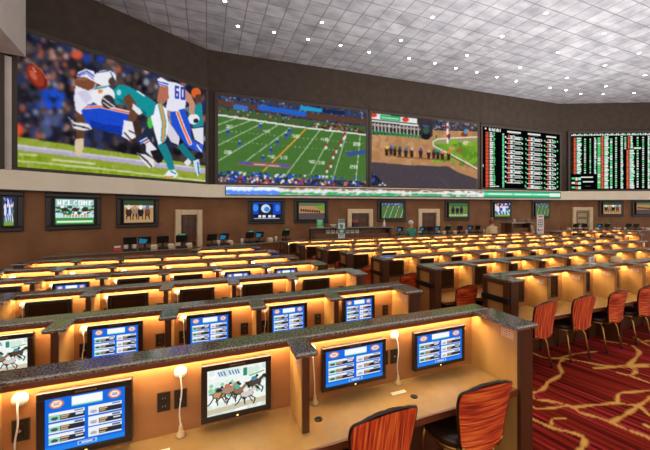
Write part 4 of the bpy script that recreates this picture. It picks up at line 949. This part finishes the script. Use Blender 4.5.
# ------------------------------------------------------------------ teller counters
ZT = 1.10
def counter(p, q, label, facing=1):
    a = math.atan2(q[1] - p[1], q[0] - p[0]); L = math.hypot(q[0] - p[0], q[1] - p[1])
    o = thing('teller_counter', label, 'counter', (p[0], p[1], 0), a, 'teller counters along the walls')
    m = MB(); m.box(0, L, .04, .6, .1, ZT - .04); m.box(.02, L - .02, .08, .56, 0, .1, 1); m.build('body', ['counterw', 'black'], o)
    m = MB(); m.box(-.02, L + .02, 0, .64, ZT - .04, ZT); m.build('counter_top', 'granite', o, .01)
    n = max(2, int(L / 1.1))
    for k in range(n):
        x0 = L * k / n + .06; x1 = L * (k + 1) / n - .06
        m = MB(); m.box(x0, x1, .02, .04, .2, ZT - .16); m.build('front_panel', 'counterw', o, .006)
    m = MB(); m.box(.0, L, .025, .045, ZT - .12, ZT - .05); m.build('fascia_rail', 'counterdark', o)
    return o
SEG = [((-6.3, 6.84), (-3.6, 8.53)), ((-3.46, 8.66), (-.75, 11.1)), ((3.05, 12.95), (13.3, 16.78)), ((13.4, 16.8), (21.5, 17.0))]
for (p, q), lb in zip(SEG, ('teller counter running under the horse racing television', 'teller counter between the tall narrow door and the host desk', 'long teller counter beneath the racing screen and odds board', 'teller counter in front of the cream door')): counter(p, q, lb)
def on_counter(px):
    u = (px - 325) / FPX
    for (p, q) in SEG:
        a = math.atan2(q[1] - p[1], q[0] - p[0]); c = (p[0] - .32 * math.sin(a), p[1] + .32 * math.cos(a)); d = (math.cos(a), math.sin(a)); L = math.hypot(q[0] - p[0], q[1] - p[1])
        t = (u * c[1] - c[0]) / (d[0] - u * d[1])
        if .05 < t < L - .05: return (c[0] + d[0] * t, c[1] + d[1] * t, ZT), a
    return None
def mk_terminal(back):
    o = thing('betting_terminal', 'x', 'terminal', group='terminals on the teller counters')
    m = MB(); m.prism([(-.13, -.1), (.13, -.1), (.15, .14), (-.15, .14)], 0, .05); m.build('base', 'black', o, .01)
    m = MB(); m.tube([(0, .09, .05), (0, .1, .14), (0, .08, .24)], .02, 8); m.build('stand', 'black', o)
    m = MB(); y0 = .02; vs = [(-.15, y0 + .06, .14), (.15, y0 + .06, .14), (.15, y0 - .0, .34), (-.15, y0 - .0, .34), (-.15, y0 + .1, .15), (.15, y0 + .1, .15), (.15, y0 + .04, .35), (-.15, y0 + .04, .35)]
    m.add(vs, [(0, 1, 2, 3), (7, 6, 5, 4), (0, 4, 5, 1), (1, 5, 6, 2), (2, 6, 7, 3), (3, 7, 4, 0)]); m.build('display', 'black', o, .006)
    if back == 'blue':
        f = lambda x, q: (x, y0 + .057 - .06 * q, .14 + .2 * q)
        m = MB(); m.add([f(-.13, .1), f(.02, .1), f(.06, .62), f(-.13, .8)], [(0, 1, 2, 3)]); m.build('screen', 'bluescr', o)
    if back == 'green':
        m = MB(); m.box(-.1, .1, -.0, .03, .35, .39); m.build('customer_readout', 'black', o); m = MB(); m.box(-.08, .08, -.004, 0, .358, .382); m.build('readout_text', 'greenscr', o)
    return o
def mk_cup():
    o = thing('paper_cup', 'x', 'cup', group='cups on the teller counters')
    m = MB(); m.lathe([(.036, 0), (.046, .13), (.048, .135)], 14); m.build('cup_body', 'paper', o); m = MB(); m.lathe([(.05, .13), (.05, .142), (.04, .15)], 14); m.build('lid', 'white', o); return o
def mk_box(col, nm, w, d, h):
    o = thing(nm, 'x', 'box', group='small boxes on the teller counters')
    m = MB(); m.box(-w / 2, w / 2, -d / 2, d / 2, 0, h * .75); m.build('tray', col, o, .006)
    m = MB(); m.box(-w / 2 + .015, w / 2 - .015, -d / 2 + .01, d / 2 - .01, h * .75, h); m.build('slips', 'paper', o); return o
IT = [(117.5, 'red'), (126, 'cup'), (130, 'term'), (134.5, 'cup'), (145, 'blue'), (154, 'tan'), (163, 'term'), (171, 'tan'), (182, 'green'), (189, 'tan'), (196, 'term'), (213, 'term'), (218.5, 'cup'), (225, 'blue'), (230, 'tan'), (242, 'cup'), (251, 'green'), (260.5, 'blue'), (270, 'tan'), (276, 'cup'), (287, 'green'),
      (401, 'blue'), (423.5, 'blue'), (431, 'term'), (438.5, 'blue'), (443.5, 'tan'), (449, 'green'), (454.5, 'tan'), (461, 'term'), (466.5, 'cup'), (471.5, 'blue'), (479, 'term'), (484, 'cup'), (561.5, 'green'), (565.5, 'cup'), (569, 'tan'), (577, 'term'), (580.5, 'cup'), (585.5, 'green'), (590, 'tan'), (597, 'tan'), (601, 'blue'), (608.5, 'green'), (614.5, 'cup'), (618.5, 'tan'), (625, 'cup'), (630, 'term'), (637.5, 'term'), (642, 'red'), (647.5, 'tan')]
IP = {}; cnt = {}
for px, kd in IT:
    r = on_counter(px)
    if r is None: continue
    loc, a = r; cnt[kd] = cnt.get(kd, 0) + 1
    seg = 0 if px < 196 else (1 if px < 300 else (2 if px < 556 else 3))
    wr = ('the counter under the wall televisions', 'the counter before the host desk', 'the counter below the racing screen', 'the counter by the cream door')[seg]
    kk = (kd, seg); cnt[kk] = cnt.get(kk, 0) + 1
    nmk = {'term': 'plain black terminal', 'blue': 'terminal with glowing blue screen', 'green': 'terminal with green readout', 'cup': 'white lidded paper cup', 'tan': 'small tan slip tray', 'red': 'small red slip box'}[kd]
    lab = '%s on %s, %s of its kind' % (nmk, wr, ROWN[cnt[kk] - 1])
    if kd not in IP:
        o = {'term': lambda: mk_terminal(''), 'blue': lambda: mk_terminal('blue'), 'green': lambda: mk_terminal('green'), 'cup': mk_cup, 'tan': lambda: mk_box('tan', 'slip_tray', .16, .14, .12), 'red': lambda: mk_box('red', 'slip_box', .16, .14, .13)}[kd]()
        IP[kd] = o; o.location = loc; o.rotation_euler = (0, 0, a); o['label'] = lab
    else: dup(IP[kd], loc, a, lab)

# host desks
def host(p, q, z, label):
    a = math.atan2(q[1] - p[1], q[0] - p[0]); L = math.hypot(q[0] - p[0], q[1] - p[1]); o = thing('host_desk', label, 'desk', (p[0], p[1], 0), a, 'raised host desks')
    m = MB(); m.box(.05, L - .05, .12, .6, .08, z - .26); m.build('body', 'counterdark', o)
    m = MB(); m.box(.05, L - .05, .4, .6, z - .26, z - .05); m.build('upper_panel', 'counterdark', o)
    for x in (.05, L - .15): m2 = MB(); m2.box(x, x + .1, .06, .4, 0, z - .05); m2.build('corner_post', 'darkwood', o, .006)
    m = MB(); m.box(-.02, L + .02, 0, .64, z - .05, z); m.build('desk_ledge', 'granite', o, .01)
    n = max(2, int(L / 1.0))
    for k in range(n): m = MB(); m.box(.15 + (L - .3) * k / n + .04, .15 + (L - .3) * (k + 1) / n - .04, .1, .12, .2, z - .34); m.build('front_panel', 'counterdark', o, .006)
    return o, a, L
h1, ha, hl = host((-.55, 11.5), (2.75, 12.3), 1.52, 'raised dark wooden host desk beside the floor-standing poster')
h2, ha2, hl2 = host(sw(12.95, 9.95)[:2], sw(14.35, 9.95)[:2], 1.62, 'raised host desk below the odds board and beside the white listing sign')
def hpt(p, a, x, y, z): return (p[0] + math.cos(a) * x - math.sin(a) * y, p[1] + math.sin(a) * x + math.cos(a) * y, z)
HP = (-.55, 11.5); H2P = sw(12.95, 9.95)
def slip(loc, a, w, h, cols, label, cat='leaflet', nm='leaflet_stack'):
    p = Paint(10, 14); p.fill(cols[0]); p.rect(.1, .1, .9, .3, cols[1]); p.rect(.15, .45, .8, .55, cols[1]); p.rect(.15, .65, .7, .72, cols[1])
    o = thing(nm, label, cat, loc, a, 'leaflets on the host desk')
    m = MB(); m.box(-w / 2, w / 2, 0, .06, 0, h); m.build('pages', 'paper', o); p.mesh('cover', w, h, 'printed', o, (0, -.002, 0)); return o
for k in range(7): slip(hpt(HP, ha, .75 + k * .2, .27, 1.26), ha, .15, .17, ((236, 228, 206), ((150, 90, 60), (90, 110, 90), (120, 120, 130))[k % 3]), 'small white leaflet stack under the host desk ledge, %s from the green sign' % ROWN[k])
def sign(name, label, loc, a, w, z0, z1, paint, stand, group=None):
    o = thing(name, label, 'sign', loc, a, group)
    m = MB(); m.box(-w / 2, w / 2, 0, .02, z0, z1); m.build('board', 'white', o, .003)
    paint.mesh('printing', w * .98, (z1 - z0) * .98, 'printed', o, (0, -.003, z0 + .01 * (z1 - z0)))
    if stand == 'pole':
        m = MB(); m.tube([(0, .03, .02), (0, .03, z0 + .3)], .018, 8); m.build('pole', 'chrome', o); m = MB(); m.lathe([(.2, 0), (.2, .015), (.03, .03)], 20); m.build('base', 'black', o)
    else: m = MB(); m.box(-w / 2, w / 2, -.04, .06, 0, .012); m.build('foot', 'white', o)
    return o
p = Paint(30, 36); p.fill((44, 190, 110)); p.rect(.1, .08, .9, .3, (150, 232, 186)); p.rect(.15, .42, .85, .5, (220, 244, 230)); p.rect(.15, .6, .7, .66, (220, 244, 230))
sign('counter_sign', 'small bright green card sign standing on the host desk', hpt(HP, ha, .42, .2, 1.52), ha, .24, 0, .29, p, 'foot')
p = Paint(30, 90); p.fill((226, 232, 224)); p.rect(0, .0, 1, .16, (120, 150, 140)); p.poly([(.2, .2), (.8, .25), (.6, .42), (.3, .4)], (80, 150, 130)); p.rect(.0, .42, 1, .62, (40, 110, 84)); p.ell(.5, .52, .3, .07, (190, 220, 200)); p.rect(.15, .66, .85, .7, (90, 110, 100)); p.rect(.15, .74, .85, .77, (130, 140, 130)); p.rect(0, .82, 1, 1, (50, 170, 104)); p.rect(.2, .87, .8, .91, (220, 240, 226))
Yp = 11.15; sign('poster_stand', 'tall white and green poster on a stand before the host desk', ((341.6 - 325) / FPX * Yp, Yp, 0), .2, .25, 1.0, 1.84, p, 'pole')
p = Paint(40, 76); p.fill((240, 234, 226)); p.rect(.15, .04, .85, .1, (206, 120, 130)); p.rect(.25, .12, .75, .15, (190, 120, 130))
for q in range(3):
    for k in range(3): p.rect(.14 + k * .26, .24 + q * .12, .34 + k * .26, .32 + q * .12, (130, 124, 130))
p.rect(.14, .6, .86, .64, (150, 140, 150)); p.ell(.2, .8, .1, .07, (50, 46, 50)); p.ell(.46, .82, .1, .05, (220, 130, 90)); p.ell(.74, .82, .11, .05, (226, 96, 60)); p.rect(.2, .92, .8, .94, (120, 110, 110))
Yp = 14.2; sign('listing_sign', 'white listing sign with pink heading, near the room corner', ((540.5 - 325) / FPX * Yp, Yp, 0), .3, .42, 1.1, 1.97, p, 'pole')
p = Paint(16, 16); p.fill((238, 232, 226)); p.text('10', .16, .2, .28, .6, (90, 80, 84))
sign('table_card', 'small white number card standing on granite of first row across the aisle', sw(6.26, 3.31, H), PHI, .12, 0, .12, p, 'foot')
# things standing on the host desks
o = thing('bowl', 'small white bowl on the host desk beside the green sign', 'bowl', hpt(HP, ha, .95, .25, 1.52)); m = MB(); m.lathe([(.05, 0), (.06, .01), (.12, .07), (.13, .09), (.11, .085), (.05, .02)], 18); m.build('bowl_body', 'white', o)
o = thing('bottle', 'white bottle at the end of the host desk', 'bottle', hpt(HP, ha, 3.1, .25, 1.52)); m = MB(); m.lathe([(.045, 0), (.05, .02), (.05, .15), (.02, .2), (.018, .24)], 14); m.build('bottle_body', 'white', o); m = MB(); m.lathe([(.022, .24), (.022, .27), (.01, .275)], 12); m.build('cap', 'white', o)
o = thing('card_reader', 'dark machine with red top on the middle of the host desk', 'machine', hpt(HP, ha, 1.88, .3, 1.52), ha); m = MB(); m.box(-.12, .12, -.1, .1, 0, .16); m.build('housing', 'black', o, .01); m = MB(); m.box(-.09, .09, -.08, .08, .16, .24); m.build('top_cover', 'red', o, .01)
dup(IP['cup'], hpt(H2P, ha2 if False else PHI, .42, .2, 1.62), 0, 'white lidded paper cup on the host desk beside the cream-shirted person', 'cups on the teller counters')
o = thing('magazine', 'blue folded magazine lying on the third end cap across the aisle', 'magazine', sw(3.36, 5.28, H), PHI); m = MB(); m.box(-.09, .09, -.12, .1, 0, .012); m.build('pages', 'paper', o); m = MB(); m.box(-.092, .092, -.122, .102, .012, .016); m.build('cover', plain('blue_cover', rgb(60, 110, 220), .4), o)

# ------------------------------------------------------------------ people (far away, behind the desks)
def person(label, loc, rz, hgt, shirt, hair, lean=0.0, long_hair=False, armfwd=.25, bulk=1.0):
    o = thing('person', label, 'person', loc, rz)
    k = hgt / 1.75
    J = {'pel': (0, 0, .95), 'sp': (0, .02, 1.12), 'ch': (0, .01, 1.32), 'nk': (0, 0, 1.47), 'hd0': (0, .015, 1.56), 'hd1': (0, .03, 1.66), 'hd2': (0, .03, 1.70)}
    R = {'pel': (.155, .115), 'sp': (.145, .10), 'ch': (.165, .115), 'nk': (.058, .058), 'hd0': (.075, .085), 'hd1': (.08, .098), 'hd2': (.05, .06)}
    E = [('pel', 'sp'), ('sp', 'ch'), ('ch', 'nk'), ('nk', 'hd0'), ('hd0', 'hd1'), ('hd1', 'hd2')]
    for s, n in ((-1, 'l'), (1, 'r')):
        J.update({n + 'sh': (s * .185, 0, 1.38), n + 'el': (s * .245, .06, 1.11), n + 'wr': (s * .2, .06 + armfwd, 1.0), n + 'ha': (s * .19, .14 + armfwd, .99)})
        R.update({n + 'sh': (.065, .065), n + 'el': (.046, .046), n + 'wr': (.032, .03), n + 'ha': (.042, .022)})
        E += [('ch', n + 'sh'), (n + 'sh', n + 'el'), (n + 'el', n + 'wr'), (n + 'wr', n + 'ha')]
        for q, (dx, L) in enumerate(((-.03, .07), (-.01, .09), (.01, .085), (.03, .065))):
            f0 = n + 'f%d' % q; J[f0] = (s * .19 + dx, .14 + armfwd + L, .975 - .01 * q); R[f0] = (.009, .009); E.append((n + 'ha', f0))
        J[n + 'th'] = (s * .15, .14 + armfwd + .02, .985); R[n + 'th'] = (.01, .01); E.append((n + 'wr', n + 'th'))
        J.update({n + 'hp': (s * .1, 0, .88), n + 'kn': (s * .11, .02, .5), n + 'an': (s * .12, -.02, .09), n + 'to': (s * .14, .13, .045)})
        R.update({n + 'hp': (.095, .1), n + 'kn': (.06, .065), n + 'an': (.042, .045), n + 'to': (.045, .03)})
        E += [('pel', n + 'hp'), (n + 'hp', n + 'kn'), (n + 'kn', n + 'an'), (n + 'an', n + 'to')]
    nm = list(J); ix = {n: i for i, n in enumerate(nm)}
    def tr(n, p):
        x, y, z = p
        if z > .95 and lean: dz = z - .95; y2 = y + dz * math.sin(lean); z2 = .95 + dz * math.cos(lean) - (0); return (x * k, y2 * k, z2 * k)
        return (x * k, y * k, z * k)
    me = bpy.data.meshes.new('body'); me.from_pydata([tr(n, J[n]) for n in nm], [(ix[a], ix[b]) for a, b in E], [])
    tmp = bpy.data.objects.new('body_tmp', me); C.objects.link(tmp)
    md = tmp.modifiers.new('skin', 'SKIN')
    if not me.skin_vertices: me.skin_vertices.new()
    for n in nm:
        sv = me.skin_vertices[0].data[ix[n]]; b = bulk if n in ('pel', 'sp', 'ch') else 1.0; sv.radius = (R[n][0] * k * b, R[n][1] * k * b); sv.use_root = (n == 'pel')
    ss = tmp.modifiers.new('sub', 'SUBSURF'); ss.levels = 2; ss.render_levels = 2
    dg = bpy.context.evaluated_depsgraph_get(); ev = tmp.evaluated_get(dg); nme = bpy.data.meshes.new_from_object(ev)
    bpy.data.objects.remove(tmp)
    nme.name = 'body'
    nme.materials.clear()
    for mm in ('skin', shirt, 'trousers', 'black'): nme.materials.append(M[mm])
    for f in nme.polygons:
        c = f.center; z = c[2] / k; r = abs(c[0]) / k; f.use_smooth = True
        yy = c[1] / k - max(0, z - .95) * math.sin(lean)
        if z < .07: f.material_index = 3
        elif z < .93 and r < .16 or z < .85: f.material_index = 2
        elif yy > .2: f.material_index = 0
        elif z < .95 + .53 * math.cos(lean): f.material_index = 1
        else: f.material_index = 0
    b = bpy.data.objects.new('body', nme); C.objects.link(b); b.parent = o
    hx, hy, hz = tr('', (0, .03, 1.645))
    def blob(nm_, cx, cy, cz, rx, ry, rz_, mat, zmin=-9, cut=None):
        m = MB(); vs = []; fs = []; nu, nv = 18, 12
        for a in range(nv + 1):
            t = PI * a / nv
            for c in range(nu):
                f = 2 * PI * c / nu; x, y, z = math.sin(t) * math.cos(f), math.sin(t) * math.sin(f), math.cos(t)
                if z < zmin: z = zmin + (z - zmin) * .1
                if cut and y > cut and z < .45: y = cut + (y - cut) * .1
                vs.append((cx + rx * x, cy + ry * y, cz + rz_ * z))
        for a in range(nv):
            for c in range(nu): fs.append((a * nu + c, (a + 1) * nu + c, (a + 1) * nu + (c + 1) % nu, a * nu + (c + 1) % nu))
        m.add(vs, fs, 0, True); return m.build(nm_, mat, o)
    blob('hair', hx, hy - .012 * k, hz + .03 * k, .098 * k, .118 * k, (.115 if not long_hair else .17) * k, hair, -.45 if not long_hair else -.95, .35)
    # face: eyes, nose, mouth, ears
    fy = hy + .098 * k
    m = MB()
    for s in (-1, 1): m.lathe([(.002, 0), (.011, .002), (.008, .008)], 8, axis='y', off=(hx + s * .032 * k, fy - .004, hz - .005))
    m.build('eyes', 'black', o)
    m = MB(); m.add([(hx - .014, fy - .01, hz - .05 * k), (hx + .014, fy - .01, hz - .05 * k), (hx, fy + .022, hz - .045 * k), (hx, fy - .008, hz + .0)], [(0, 1, 2), (0, 2, 3), (1, 3, 2), (0, 3, 1)]); m.build('nose', 'skin', o)
    m = MB(); m.box(hx - .024, hx + .024, fy - .012, fy - .002, hz - .078 * k, hz - .068 * k); m.build('mouth', 'red', o, .003)
    m = MB()
    for s in (-1, 1): m.lathe([(.004, -.012), (.02, -.006), (.02, .006), (.004, .012)], 10, axis='z', cx=hx + s * .088 * k, cy=hy, off=(0, 0, hz - .02))
    m.build('ears', 'skin', o)
    return o
def at_px(px, Y): return ((px - 325) / FPX * Y, Y, 0)
person('white-haired person in a green shirt seen from behind, at the teller counter', at_px(411.5, 12.25), .35, 1.74, 'shirtg', 'hairw', .05, False, .2, 1.12)
person('auburn-haired person in a cream shirt bending forward, beside the raised host desk', at_px(493.3, 13.5), .1, 1.78, 'shirtc', 'hairr', .16, True, .2, 1.35)
person('grey-haired person in an oatmeal shirt standing behind the far host desk', at_px(527.5, 15.3), PI * .85, 1.74, 'shirto', 'hairg', .1, False, .25, 1.2)

# ------------------------------------------------------------------ light, camera, view
w = bpy.data.worlds.new('room_world'); sc.world = w; w.use_nodes = True
bg = w.node_tree.nodes['Background']; bg.inputs['Color'].default_value = (1.0, .96, .93, 1); bg.inputs['Strength'].default_value = 1.15
def spot(x, y, z, power, size=1.9, col=(1, .86, .68)):
    l = bpy.data.lights.new('downlight_beam', 'SPOT'); l.energy = power; l.spot_size = size; l.spot_blend = .8; l.color = col; l.shadow_soft_size = .12
    o = bpy.data.objects.new('downlight_beam', l); C.objects.link(o); o.location = (x, y, z); return o
for i, (x, y) in enumerate(pos): spot(x, y, ZC - .06, 50)
for x, y in ((3.2, 2.2), (0.0, 1.4), (5.5, 4.5), (2.0, 5.0), (-3, 3.5), (7.5, 7.0)): spot(x, y, ZC - .06, 70)
def ceiling_fill(x, y, z, sx, power):  # upward fill added to brighten the ceiling; no fixture in the room carries it
    l = bpy.data.lights.new('added_ceiling_fill', 'AREA'); l.shape = 'RECTANGLE'; l.size = sx; l.size_y = 2.5; l.energy = power; l.color = (.97, .97, 1.0)
    o = bpy.data.objects.new('added_ceiling_fill', l); C.objects.link(o); o.location = (x, y, z); o.rotation_euler = (PI, 0, PHI); return o
for x, y, pw in ((-1.0, 5.0, 100), (4.0, 4.5, 150), (4.5, 9.5, 215), (10.0, 9.0, 195), (11.0, 13.5, 205), (17.0, 13.0, 200)): ceiling_fill(x, y, 3.6, 3.0, pw)
cam = bpy.data.cameras.new('camera'); cam.sensor_width = 36.0; cam.lens = FPX * 36 / 650; cam.shift_y = -13 / 650.0; cam.clip_end = 200
co = bpy.data.objects.new('camera', cam); C.objects.link(co); co.location = (0, 0, EYE); co.rotation_euler = (PI / 2, 0, 0); sc.camera = co
vs_ = sc.view_settings; vs_.view_transform = 'Standard'; vs_.look = 'None'; vs_.exposure = 0.0; vs_.gamma = 1.0; vs_.use_curve_mapping = False
sc.cycles.use_denoising = True
sc.cycles.max_bounces = 6; sc.cycles.diffuse_bounces = 3; sc.cycles.glossy_bounces = 3
